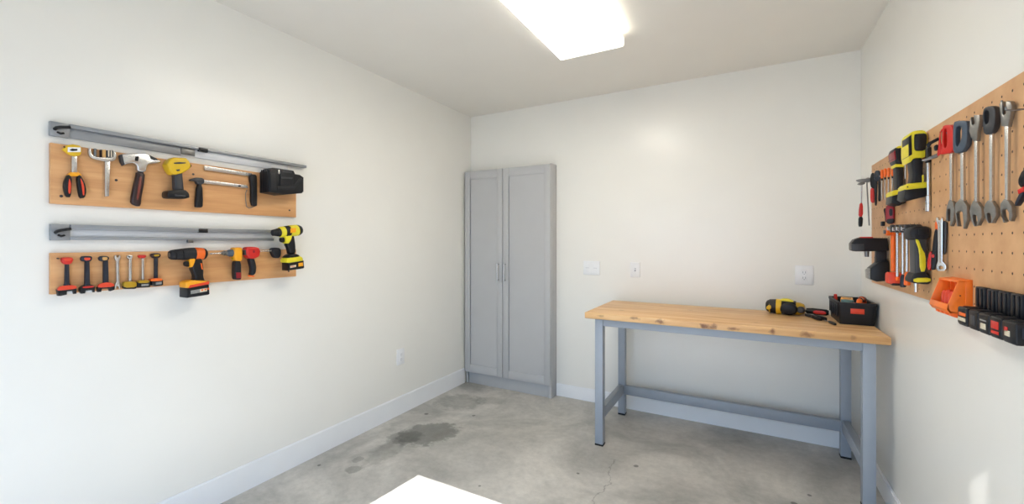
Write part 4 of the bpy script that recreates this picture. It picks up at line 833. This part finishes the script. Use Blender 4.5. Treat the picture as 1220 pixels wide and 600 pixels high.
def screwdriver(label, s, zt, zm, zb, rh, mat, group, tt=.0, tip='black'):
    t = Tool('screwdriver', label, 'screwdriver', 'R', [[(s-rh, zt), (s+rh, zb)]], group)
    t.lathe('handle', (s, zt, tt), (s, zm, tt), [(0, .5*rh), (.06, .85*rh), (.2, rh), (.5, .92*rh), (.7, rh), (.85, .75*rh), (1, .7*rh)], mat, 14)
    t.lathe('collar', (s, zm, tt), (s, zm-.012, tt), [(0, .7*rh), (1, .5*rh)], tip, 12)
    t.lathe('shaft', (s, zm-.01, tt), (s, zb, tt), [(0, .0036), (.9, .0036), (1, .0024)], 'steel', 10)
sdl = ['orange handled screwdriver beside the all-black pliers, first of four', 'orange handled screwdriver second of four from the black pliers', 'orange handled screwdriver third of four from the black pliers', 'orange handled screwdriver nearest the tall black-yellow drill, fourth of four']
for (s, zt, _, zb), l in zip(T['sd'], sdl):
    screwdriver(l, s, zt, zt-.046, zb, .0068, 'orange', 'orange screwdrivers in a row on the pegboard', .03)
t = Tool('stud_finder', 'dark red and black handheld finder hanging below the screwdrivers', 'hand tool', 'dev', ['dv_red', 'dv_blk'])
bd = t.slab('body', 'dv_red', -.012, .02, 'dred', .007, 1, seg=3); t.slab('side_clip', 'dv_blk', -.014, .01, 'black', .003, 1)
t.slab('button_pad', 'dv_but', .0185, .022, 'black', .001, 1, parent=bd); t.slab('lower_cover', 'dv_low', -.013, .0215, 'black', .004, 1)

# ------------------------------------------------------------------ drills on end and their neighbours
t = Tool('cordless_drill', 'slimmer black drill with yellow bands beside the orange screwdrivers on pegboard', 'drill', 'dr1', ['d1_head', 'd1_batt'])
hd = t.slab('head', 'd1_head', -.1, .0, 'black', .01, 1, seg=3); t.slab('top_cover', 'd1_yel', -.09, .002, 'lime', .002, parent=hd); t.slab('side_cover', 'd1_red', -.085, .001, 'dred', .002, parent=hd)
t.slab('collar', 'd1_col', -.07, .0, 'lime', .002); t.slab('grip', 'd1_grip', -.065, -.004, 'black2', .009, 0, seg=3)
t.slab('foot', 'd1_band', -.1, .003, 'lime', .003); t.slab('battery', 'd1_batt', -.1, .0, 'black', .005)
t = Tool('cordless_drill', 'larger black drill in a yellow frame hanging high on the pegboard', 'drill', 'dr2', ['d2_head', 'd2_batt'])
hd = t.slab('head', 'd2_head', -.1, .0, 'lime', .008, 1, seg=3); wn = t.slab('motor_cover', 'd2_win', -.09, .005, 'black', .004, 1, parent=hd)
t.slab('side_cover', 'd2_left', -.085, .003, 'black', .002, parent=hd); t.slab('vent', 'd2_win2', .004, .008, 'black2', .001, parent=hd)
t.slab('grip', 'd2_grip', -.07, -.003, 'black2', .009, 1, seg=3); f_ = t.slab('foot', 'd2_band', -.1, .004, 'lime', .003); t.slab('latch', 'd2_nub', -.02, .002, 'lime', .001); t.slab('bolt', 'd2_bolt', .003, .006, 'black', .0005, 1, parent=f_)
t.slab('battery', 'd2_batt', -.1, .0, 'black', .005)
A = T['bar']; s0 = A[0][0]
t = Tool('extension_bar', 'upright chrome extension bar in front of the large yellow-framed drill', 'socket tool', 'dr2', [[A[0], A[3]]])
t.lathe('drive_end', (s0, A[0][1], .022), (s0, A[1][1], .022), [(0, .006), (.1, .009), (1, .009)], 'black', 14)
t.lathe('shaft', (s0, A[1][1], .022), (s0, A[2][1], .022), [(0, .006), (1, .006)], 'chrome', 14)
t.lathe('socket', (s0, A[2][1], .022), (s0, A[3][1], .022), [(0, .006), (.06, .009), (.45, .009), (.47, .0075), (.53, .0075), (.55, .009), (.97, .009), (1, .007)], 'chrome', 16)
a = T['og_sd']
screwdriver('orange screwdriver tucked between the two tall black-yellow drills', a[0][0], a[0][1], a[1][1], a[3][1], .011, 'orange', None, .02)
t = Tool('tin_snips', 'tin snips with looped red handle and pointed steel blade on pegboard', 'snips', 'snip', ['sn_blade', 'sn_loop', 'sn_upper'])
t.slab('blade', 'sn_blade', -.004, .008, 'cast', .0025); t.slab('blade', 'sn_upper', -.006, .004, 'black', .002)
t.slab('pivot', 'sn_pivot', -.008, .01, 'black', .003, 1); t.slab('handle', 'sn_loop', -.012, .012, 'red', .004, 1, ['sn_hole'])

# ------------------------------------------------------------------ five long wrenches
wl = [('w1', 'long wrench with a red looped head, beside the tin snips', 'red', True, 'red loop'), ('w2', 'long wrench with a wide blue-grey looped head', 'bluegrey', True, None),
      ('w3', 'long bare steel wrench between the blue-grey and the dark-headed wrenches', 'cast', False, None), ('w4', 'long wrench with a dark grey looped head', 'dgrey', True, None),
      ('w5', 'long bare steel wrench at the near end, beyond the dark-headed wrench', 'cast', False, None)]
for k, lab, hm, ringed, pl in wl:
    t = Tool('long_wrench', lab, 'wrench', k, [k+'_head', k+'_jaw'], 'long wrenches hung in a row')
    th = .012 if k in ('w1', 'w2', 'w4') else .007
    t.slab('head', k+'_head', -.006, th, hm, .004, 1 if ringed else 0, [k+'_hole'] if ringed else ())
    if k == 'w2': t.slab('jaw_insert', 'w2_in', -.004, .008, 'cast', .002)
    t.slab('shaft', k+'_shaft', -.004, .0055, 'steel', .003); t.slab('jaw', k+'_jaw', -.005, .0075, 'cast', .002)
t = Tool('pliers', 'pliers with a red band beyond the long wrenches, partly out of frame', 'pliers', 'pl4', ['p4_blk', 'p4_leg1', 'p4_leg2'])
t.slab('jaws', 'p4_blk', -.008, .008, 'black', .003, 1); t.slab('pivot', 'p4_red', -.009, .01, 'red', .002); t.slab('handle', 'p4_leg1', -.008, .008, 'navy', .003, 1); t.slab('handle', 'p4_leg2', -.008, .008, 'navy', .003, 1)

# ------------------------------------------------------------------ lower row on the pegboard
t = Tool('cordless_drill', 'all-black drill pointing out from the far lower corner of pegboard', 'drill', 'dr3', ['d3_body', 'd3_batt'])
bd = t.slab('body', 'd3_body', -.075, .0, 'black', .009, 0, seg=3); t.slab('nose', 'd3_nose', -.07, .002, 'dgrey', .006, 0); t.slab('top_switch', 'd3_red', -.05, -.005, 'red', .003, parent=bd, label='red top switch')
a, b = T['d3_bit']; t.lathe('side_peg', (*a, -.03), (*b, -.03), [(0, .011), (1, .009)], 'grey', 12)
t.slab('grip', 'd3_grip', -.06, -.012, 'black2', .009, 0, seg=3); b = t.slab('battery', 'd3_batt', -.08, .004, 'black', .006, 0); t.slab('battery_end', 'd3_end', -.07, -.004, 'greylab', .005, 0)
kk = [('k1', 'orange-shafted ratchet driver with a red-orange block end, beside the black drill', 'orange', 'orange', 'redorange'), ('k2', 'silver driver half behind the red-orange block', 'dgrey', 'steel', 'orange'),
      ('k3', 'silver ratchet driver with a dark grey tapered handle, low on the pegboard', 'dgrey', 'steel', 'navy'), ('k4', 'silver ratchet driver with a thin orange handle, low on the pegboard', 'dgrey', 'steel', 'orange'), ('k5', 'silver ratchet driver partly behind the upright black-yellow driver', 'dgrey', 'steel', 'steel')]
for k, lab, hm, sm, bmn in kk:
    (s, z0), (_, z1), (_, z2), (_, z3) = T[k]; tt = .03
    t = Tool('ratchet_driver', lab, 'ratchet', 'R', [[(s-.02, z0), (s+.02, z3)]], 'ratchet drivers in a row low on the pegboard')
    hd = t.lathe('head', (s, z0, .0), (s, z0, .058), [(0, .012), (.1, .018), (.3, .018), (.32, .014), (.36, .014), (.38, .018), (.62, .018), (.64, .014), (.7, .014), (.72, .018), (.95, .018), (1, .012)], hm, 16)
    t.lathe('socket', (s, z0, .055), (s, z0, .066), [(0, .01), (1, .009)], 'chrome' if k != 'k1' else 'grey', 14, parent=hd)
    rs = {'k1': .009, 'k5': .009}.get(k, .006)
    t.lathe('shaft', (s, z0-.008, tt), (s, z2+.003, tt), [(0, rs), (1, rs)], sm, 14)
    if k == 'k1':
        t.box('block_end', s-.028, s+.028, z3, z2, .0, .056, bmn, .01); t.box('block_foot', s-.005, s+.026, z3-.006, z3+.01, .004, .04, 'black', .003)
    elif k != 'k2' and k != 'k5': t.lathe('handle', (s, z2, tt), (s, z3, tt), [(0, .006), (.15, .009), (.8, .0115), (.95, .011), (1, .006)], bmn, 14)
    else: t.lathe('handle', (s, z2, tt), (s, z3, tt), [(0, rs), (.5, rs*1.2), (1, rs)], bmn, 14)
t = Tool('nut_driver', 'upright black power driver with a yellow stripe, low on the pegboard', 'drill', 'dr4', ['d4_head', 'd4_base'])
hd = t.slab('head', 'd4_head', -.09, .002, 'black2', .012, 1, seg=3); t.slab('vent', 'd4_vent', .001, .0045, 'black', .001, parent=hd)
bd = t.slab('body', 'd4_body', -.07, .0, 'dgrey', .008, 0, seg=3); t.slab('stripe', 'd4_yel', -.02, .003, 'lime', .001, 1, parent=bd, label='yellow stripe')
b = t.slab('base', 'd4_base', -.085, .002, 'black2', .008, 1, seg=3); t.slab('base_band', 'd4_band', -.06, .005, 'lime', .002, 1, parent=b)
a, b = T['d4_tip']; t.lathe('tip', (*a, -.02), (*b, -.02), [(0, .0075), (.4, .0075), (.42, .006), (1, .006)], 'chrome', 14)
t = Tool('pliers', 'pliers with black and red handles and orange tip beside the chrome wrench', 'pliers', 'pl3', ['p3_blk', 'p3_red', 'p3_org'])
t.slab('jaws', 'p3_org', -.006, .006, 'orange', .002, 1); t.slab('body', 'p3_blk', -.008, .008, 'black', .004, 1)
t.slab('handle', 'p3_red', -.009, .009, 'red', .004, 1, label='red handle'); h_ = t.slab('handle', 'p3_hr', -.007, .011, 'black2', .004, 1); t.slab('pivot', 'p3_dot', .01, .013, 'red', .001, 1, parent=h_)
t = Tool('ring_wrench', 'short shiny chrome wrench hanging above the orange bin', 'wrench', 'wr6', ['w6'])
t.slab('body', 'w6', -.005, .008, 'chrome', .003, 0, ['w6_hole']); t.slab('clip', 'w6_clip', -.006, .004, 'dgrey', .002)

# ------------------------------------------------------------------ orange wall bin
def orange_bin():
    y0, y1 = 1.945, 2.10; e = bpy.data.objects.new('parts_bin', None); C.objects.link(e); e.location = (XR-.02, (y0+y1)/2, 1.165)
    tag(e, 'bright orange open-front parts bin on the bottom of the pegboard', 'bin')
    h = (y1-y0)/2; th = .004
    side = [(0, .005), (-.055, .0), (-.063, .012), (-.060, .028), (-.036, .105), (-.030, .108), (0, .111)]   # (x, z) profile of a side wall
    def side_wall(y):
        bm = bmesh.new()
        add_slab(bm, side, -th/2, th/2, .0012)
        for v in bm.verts: v.co.y += y
        s = finish(bm, 'side_wall', 'vorange', e); return s
    s0 = side_wall(-h+th/2); side_wall(h-th/2)
    boxes('side_rib', 'vorange', [((-.018, -h-.002, .007), (-.001, -h+.001, .108))], s0, .001)
    bm = bmesh.new(); add_lathe(bm, (-.03, -h-.001, .06), (-.03, -h+.002, .06), [(0, .002), (1, .002)], 10); finish(bm, 'rivet', 'brown', s0)
    boxes('back_wall', 'vorange', [((-.005, -h, .005), (-.001, h, .111))], e, .001)
    bm = bmesh.new(); add_box(bm, (-.055, -h, .0), (-.002, h, .006), .001); finish(bm, 'bottom', 'vorange', e)
    bm = bmesh.new(); add_slab(bm, [(-.055, 0), (-.063, .012), (-.060, .030), (-.056, .030), (-.056, .012), (-.05, .004)], -h, h, .001); finish(bm, 'front_lip', 'vorange', e)
    bm = bmesh.new(); add_slab(bm, [(-.040, .104), (-.034, .110), (0, .113), (0, .109), (-.03, .104)], -h, h, .001); finish(bm, 'top_rim', 'vorange', e)
    for k in range(1, 4):
        y = -h+2*h*k/4; bm = bmesh.new(); add_slab(bm, [(-.002, .006), (-.018, .006), (-.018, .1), (-.002, .106)], -.0015, .0015, 0)
        for v in bm.verts: v.co.y += y
        finish(bm, 'divider', 'orange', e)
    for k in range(4):
        y = -h+.018+k*.037; bm = bmesh.new(); add_slab(bm, [(-.052, .003), (-.022, .003), (-.034, -.016), (-.05, -.010)], -.009, .009, .001)
        for v in bm.verts: v.co.y += y
        finish(bm, 'foot', 'orange', e)
    return e
orange_bin()
for k, y in enumerate((1.972, 2.004, 2.036, 2.066)):
    bm = bmesh.new(); add_lathe(bm, (XR-.052, y, 1.1715), (XR-.046, y+.004, 1.236-.004*(k % 2)), [(0, .011), (.8, .0115), (.95, .009), (1, .005)], 12)
    tag(finish(bm, 'plug', 'redorange'), 'red plug standing in the orange parts bin', 'plug', 'red plugs in the orange bin')

# ------------------------------------------------------------------ battery packs on their dock
BY = [(1.820, 1.884), (1.748, 1.809), (1.683, 1.744), (1.617, 1.679), (1.545, 1.613)]
e2 = bpy.data.objects.new('battery_dock', None); C.objects.link(e2); e2.location = (XR-.02, 1.715, 1.15)
tag(e2, 'row of five upright black dock plates fixed to the pegboard bottom', 'dock')
boxes('back_rail', 'black', [((-.006, BY[-1][0]-1.715, .045), (0, BY[0][1]-1.715, .075))], e2, .001)
for a, b in BY:
    bm = bmesh.new(); add_box(bm, (-.016, a+.003-1.715, .047), (-.0005, b-.002-1.715, .113), .003); pl = finish(bm, 'dock_plate', 'black2', e2)
    for q in (.3, .7):
        y = a+(b-a)*q-1.715; boxes('ridge', 'black', [((-.0195, y-.007, .052), (-.0155, y+.007, .109))], pl, .002)
bl = [('black battery pack with an orange band and pale strip, furthest in the row', [('orange', .2, .92, .52, .72), ('cream', .1, .92, .2, .42)]),
      ('black battery pack with a plain dark grey label, beside the orange-banded pack', [('dgrey', .3, .75, .2, .75)]),
      ('black battery pack with a cream label, in the middle of the row', [('greylab', .2, .8, .62, .7), ('cream', .25, .75, .18, .5)]),
      ('black battery pack with a big bright red label', [('red', .18, .82, .42, .82), ('red', .2, .84, .16, .32)]),
      ('near black battery pack with a small white and red emblem', [('cream', .24, .6, .28, .56), ('red', .2, .45, .5, .72)])]
for (a, b), (lab, marks) in zip(BY, bl):
    e3 = bpy.data.objects.new('battery_pack', None); C.objects.link(e3); e3.location = (XR-.0485, (a+b)/2, 1.174); tag(e3, lab, 'battery', 'battery packs in a row')
    h = (b-a)/2; bm = bmesh.new()
    add_slab(bm, [(-.0275, -.026), (-.024, -.033), (.0275, -.033), (.0275, .024), (-.024, .024), (-.0275, .020)], -h+.001, h-.001, .004, 3)
    bd = finish(bm, 'case', 'black', e3)
    boxes('top_rail', 'black2', [((-.018, -h+.012, .0235), (.0265, h-.012, .0265))], e3, .001)
    boxes('side_latch', 'navy', [((-.016, -h-.001, -.014), (.012, -h+.003, .012))], e3, .002)
    for mt, u0, u1, v0, v1 in marks:
        # front face points to -x, the far end of the wall is to its left
        boxes('label_plate', mt, [((-.0285, h-2*h*u1, -.030+.052*v0), (-.0265, h-2*h*u0, -.030+.052*v1))], e3, .0004)

# ================================================================== things on the workbench
def bench_drill():
    e = bpy.data.objects.new('cordless_drill', None); C.objects.link(e); e.location = (.222, 3.39, BZ); e.rotation_euler = (0, 0, math.radians(-7))
    tag(e, 'chunky yellow and black drill lying on its side on the workbench', 'drill')
    z = .05
    def lt(n, A, B, prof, m, sq=(1, 1)):
        bm = bmesh.new(); add_lathe(bm, A, B, prof, 26, sq); return finish(bm, n, m, e)
    lt('rear_cap', (-.112, 0, z), (-.05, 0, z), [(0, .022), (.12, .036), (.4, .046), (1, .049)], 'black2')
    lt('vent_band', (-.092, 0, z-.003), (-.084, 0, z-.003), [(0, .043), (.2, .0455), (.8, .0475), (1, .046)], 'gold')
    bm = bmesh.new(); add_slab(bm, chaikin([(-.108, .035), (-.098, .058), (-.078, .062), (-.074, .042), (-.09, .028)], 1), .03, .0475, .004, 3); finish(bm, 'side_patch', 'yellow', e)
    lt('collar', (-.052, 0, z), (-.018, 0, z), [(0, .047), (.1, .0515), (.9, .0515), (1, .047)], 'yellow')
    lt('gearbox', (-.02, 0, z), (.062, 0, z), [(0, .048), (.4, .047), (1, .044)], 'black')
    lt('motor_housing', (.058, 0, z-.004), (.112, 0, z-.006), [(0, .043), (.5, .041), (.85, .034), (1, .02)], 'gold')
    # round rubber bumper facing the room
    bm = bmesh.new(); add_lathe(bm, (.022, -.03, z-.006), (.022, -.062, z-.008), [(0, .044), (.6, .041), (.9, .033), (1, .018)], 24, (1.2, .92)); finish(bm, 'bumper', 'black', e)
    bm = bmesh.new(); add_lathe(bm, (.088, -.024, z-.006), (.088, -.05, z-.007), [(0, .024), (.7, .022), (1, .014)], 20); finish(bm, 'dial', 'dgrey', e)
    bm = bmesh.new(); add_slab(bm, chaikin([(-.03, .094), (-.02, .106), (.02, .108), (.045, .098), (.05, .088), (-.02, .086)], 1), -.022, .022, .005, 3); finish(bm, 'top_grip', 'lime', e)
    bm = bmesh.new(); add_slab(bm, [(-.01, .003), (.05, .003), (.06, .035), (0, .035)], -.13, -.02, .01, 3); g = finish(bm, 'handle', 'black', e)
bench_drill()
def bench_pliers():
    e = bpy.data.objects.new('pliers', None); C.objects.link(e); e.location = (.372, 3.31, BZ+.012); e.rotation_euler = (-PI/2, 0, math.radians(-66))
    tag(e, 'black pliers lying open on the bench between drill and red-black screwdriver', 'pliers')
    def s(n, pts, t0, t1, m, bev=.003):
        bm = bmesh.new(); add_slab(bm, chaikin(pts, 1), t0, t1, bev); return finish(bm, n, m, e)
    s('jaw', [(-.075, .002), (-.07, .016), (-.02, .014), (-.005, .0), (-.02, -.004)], -.008, .008, 'dgrey')
    s('jaw', [(-.078, -.004), (-.072, -.016), (-.02, -.016), (-.002, -.004), (-.02, .003)], -.009, .007, 'dgrey')
    s('handle', [(-.015, .01), (.02, .024), (.07, .026), (.105, .018), (.105, .008), (.06, .012), (.0, -.004)], -.010, .010, 'black', .004)
    s('handle', [(-.015, -.01), (.02, -.024), (.07, -.028), (.105, -.022), (.105, -.011), (.06, -.014), (.0, .004)], -.010, .010, 'black', .004)
    bm = bmesh.new(); add_lathe(bm, (-.012, -.012, 0), (-.012, .012, 0), [(0, .006), (.1, .009), (.9, .009), (1, .006)], 14); finish(bm, 'pivot', 'grey', e)
bench_pliers()
def bench_handle():
    e = bpy.data.objects.new('screwdriver', None); C.objects.link(e); e.location = (.400, 3.465, BZ+.0225); e.rotation_euler = (0, 0, math.radians(-14))
    tag(e, 'stout black screwdriver with a red grip patch lying against the bin', 'screwdriver')
    bm = bmesh.new(); add_lathe(bm, (-.055, 0, 0), (.07, 0, 0), [(0, .012), (.04, .018), (.3, .0215), (.6, .021), (.9, .02), (1, .014)], 18); finish(bm, 'handle', 'black', e)
    bm = bmesh.new(); add_slab(bm, chaikin([(-.012, -.013), (.058, -.013), (.058, .011), (-.012, .011)], 1), .014, .0222, .003); finish(bm, 'grip_patch', 'red', e)
    bm = bmesh.new(); add_lathe(bm, (-.085, 0, -.004), (-.05, 0, 0), [(0, .003), (.1, .0045), (1, .0045)], 12); finish(bm, 'shaft', 'dgrey', e)
bench_handle()
def bench_driver():
    e = bpy.data.objects.new('screwdriver', None); C.objects.link(e); e.location = (.438, 3.115, BZ+.0085); e.rotation_euler = (0, 0, math.radians(-76))
    tag(e, 'slim black screwdriver with thin shaft lying in front of the black bin', 'screwdriver')
    bm = bmesh.new(); add_lathe(bm, (-.04, 0, 0), (.045, 0, 0), [(0, .004), (.06, .0065), (.3, .008), (.8, .0085), (.95, .007), (1, .003)], 16); finish(bm, 'handle', 'black', e)
    bm = bmesh.new(); add_lathe(bm, (-.13, 0, -.005), (-.038, 0, 0), [(0, .0012), (.1, .0022), (1, .0022)], 10); finish(bm, 'shaft', 'steel', e)
bench_driver()
def tote():
    x0, x1, y0, y1, h, th = .470, .655, 3.145, 3.49, .130, .004
    cx, cy = (x0+x1)/2, (y0+y1)/2; w, l = (x1-x0)/2, (y1-y0)/2
    e = bpy.data.objects.new('tote_bin', None); C.objects.link(e); e.location = (cx, cy, BZ); tag(e, 'open black plastic tote bin full of tools at the bench corner', 'bin')
    def rr(w, l, z, r=.016, n=4):
        out = []
        for sx, sy, a0 in ((1, 1, 0), (-1, 1, 90), (-1, -1, 180), (1, -1, 270)):
            for k in range(n+1):
                a = math.radians(a0+90*k/n); out.append(Vector((sx*(w-r)+r*math.cos(a), sy*(l-r)+r*math.sin(a), z)))
        return out
    k = .88; bm = bmesh.new()
    add_rings(bm, [rr(w*k, l*.94, 0), rr(w*.975, l*.985, h-.012), rr(w*.975-th, l*.985-th, h-.012), rr(w*k-th, l*.94-th, th)], True)
    bd = finish(bm, 'body', 'black', e)
    bm = bmesh.new(); A = [rr(w, l, h-.016), rr(w, l, h), rr(w-.012, l-.012, h), rr(w-.012, l-.012, h-.016)]; A.append(A[0]); add_rings(bm, A, False); finish(bm, 'rim', 'black2', e)
    for q in range(6):
        y = -l*.75+q*l*.3; boxes('rib', 'black2', [((-w*.965-.003, y-.004, .04), (-w*.93, y+.004, h-.02))], bd, .001)
    lb = boxes('label_plate', 'redorange', [((-.032, -l*.972-.003, .066), (.032, -l*.95, .096))], e, .001); lb['label'] = 'red front label'
    return cx, cy, w, l, h
bcx, bcy, bw, bl_, bh = tote()
# contents of the tote
def content(name, label, cat, loc, rz, build):
    e = bpy.data.objects.new(name, None); C.objects.link(e); e.location = loc; e.rotation_euler = (0, 0, rz); tag(e, label, cat); build(e)
def c_level(e):
    bm = bmesh.new(); add_slab(bm, chaikin([(-.09, .0), (-.09, .03), (-.06, .042), (.06, .042), (.09, .03), (.09, 0)], 1), -.03, .03, .006, 3); finish(bm, 'case', 'amber', e)
    bm = bmesh.new(); add_slab(bm, [(-.05, .036), (-.05, .046), (.0, .046), (.0, .036)], -.022, .022, .003); finish(bm, 'cover', 'tan', e)
content('tool_case', 'amber yellow tool case inside the black tote bin', 'case', (bcx-.015, bcy+.045, BZ+.094), math.radians(80), c_level)
bm = bmesh.new(); add_rings(bm, [[Vector((r*math.cos(2*PI*i/24), r*math.sin(2*PI*i/24), z)) for i in range(24)] for r, z in ((.018, 0), (.030, 0), (.032, .004), (.032, .038), (.030, .042), (.018, .042), (.018, 0))], False)
tag(finish(bm, 'tape_roll', 'teal', None, 35, (bcx-.036, bcy-.105, BZ+.097)), 'grey-green roll of tape inside the black tote bin', 'tape')
def c_handle(e):
    bm = bmesh.new(); pts = [(-.07, 0, 0), (-.05, 0, .018), (-.02, 0, .028), (.02, 0, .028), (.05, 0, .018), (.07, 0, .0)]
    add_tube(bm, pts, [.012, .014, .015, .015, .014, .012], 14); finish(bm, 'handle', 'orange', e)
    for x, zz in ((-.036, .0235), (.0, .028), (.036, .0235)):
        bm = bmesh.new(); add_lathe(bm, (x-.008, 0, zz), (x+.008, 0, zz), [(0, .0155), (.1, .0165), (.9, .0165), (1, .0155)], 16); finish(bm, 'grip_band', 'black', e)
content('saw_handle', 'orange curved handle with black bands sticking up in the tote bin', 'handle', (bcx+.034, bcy-.085, BZ+.118), math.radians(68), c_handle)
bm = bmesh.new(); add_lathe(bm, (bcx-.065, bcy+.08, BZ+.02), (bcx-.066, bcy+.086, BZ+.152), [(0, .006), (.7, .006), (.72, .009), (.97, .009), (1, .006)], 14)
tag(finish(bm, 'red_marker', 'red'), 'red marker standing up at the back of the tote bin', 'marker')
bm = bmesh.new(); add_slab(bm, chaikin([(-.05, 0), (-.055, .028), (.05, .034), (.06, .01), (.05, 0)], 1), -.009, .009, .004, 3)
tag(finish(bm, 'red_pouch', 'redorange', None, 35, (bcx+.0, bcy-.142, BZ+.098)), 'flat red pouch inside the front of the tote bin', 'pouch')

# ================================================================== light, sky, camera
def area_portal():
    l = bpy.data.lights.new('sky_portal', 'AREA'); l.shape = 'RECTANGLE'; l.size = OX1-OX0; l.size_y = ZH
    l.cycles.is_portal = True
    o = bpy.data.objects.new('sky_portal', l); C.objects.link(o); o.location = ((OX0+OX1)/2, YF-TW, ZH/2); o.rotation_euler = (PI/2, 0, 0)
area_portal()
EL, AZ = 37.5, 6.0
sun = bpy.data.lights.new('sun', 'SUN'); sun.energy = SUN_E; sun.angle = math.radians(.12); sun.color = (1, .985, .97)
so = bpy.data.objects.new('sun', sun); C.objects.link(so)
d = Vector((math.sin(math.radians(AZ))*math.cos(math.radians(EL)), math.cos(math.radians(AZ))*math.cos(math.radians(EL)), -math.sin(math.radians(EL))))
so.rotation_euler = d.to_track_quat('-Z', 'Y').to_euler(); so.location = (-1, -6, 6)
w = bpy.data.worlds.new('sky'); bpy.context.scene.world = w; w.use_nodes = True
nt = w.node_tree; nt.nodes.clear()
# clear daylight sky: pale at the horizon, deeper blue overhead
tc = nt.nodes.new('ShaderNodeTexCoord'); sx = nt.nodes.new('ShaderNodeSeparateXYZ'); nt.links.new(tc.outputs['Generated'], sx.inputs[0])
sr = ramp(nt, sx.outputs[2], [(0., (.66, .85, 1.13)), (.25, (.50, .78, 1.2)), (1., (.30, .52, 1.0))])
bg = nt.nodes.new('ShaderNodeBackground'); bg.inputs[1].default_value = SKY_E
out = nt.nodes.new('ShaderNodeOutputWorld'); nt.links.new(sr.outputs[0], bg.inputs[0]); nt.links.new(bg.outputs[0], out.inputs[0])

cam = bpy.data.cameras.new('camera'); co = bpy.data.objects.new('camera', cam); C.objects.link(co)
co.location = (0, 0, 1.4); co.rotation_euler = (PI/2, 0, math.radians(29.0))
cam.sensor_fit = 'HORIZONTAL'; cam.sensor_width = 36; cam.lens = 505.9/1220*36
cam.shift_y = -(300-289.02)/1220; cam.clip_start = .02
S = bpy.context.scene; S.camera = co
S.view_settings.view_transform = 'Standard'; S.view_settings.look = 'None'; S.view_settings.gamma = 1; S.view_settings.use_curve_mapping = False
S.view_settings.exposure = EXPO
S.cycles.max_bounces = 10; S.cycles.diffuse_bounces = 6; S.cycles.glossy_bounces = 4; S.cycles.caustics_reflective = False; S.cycles.caustics_refractive = False
S.cycles.use_denoising = True; S.cycles.sample_clamp_indirect = 8
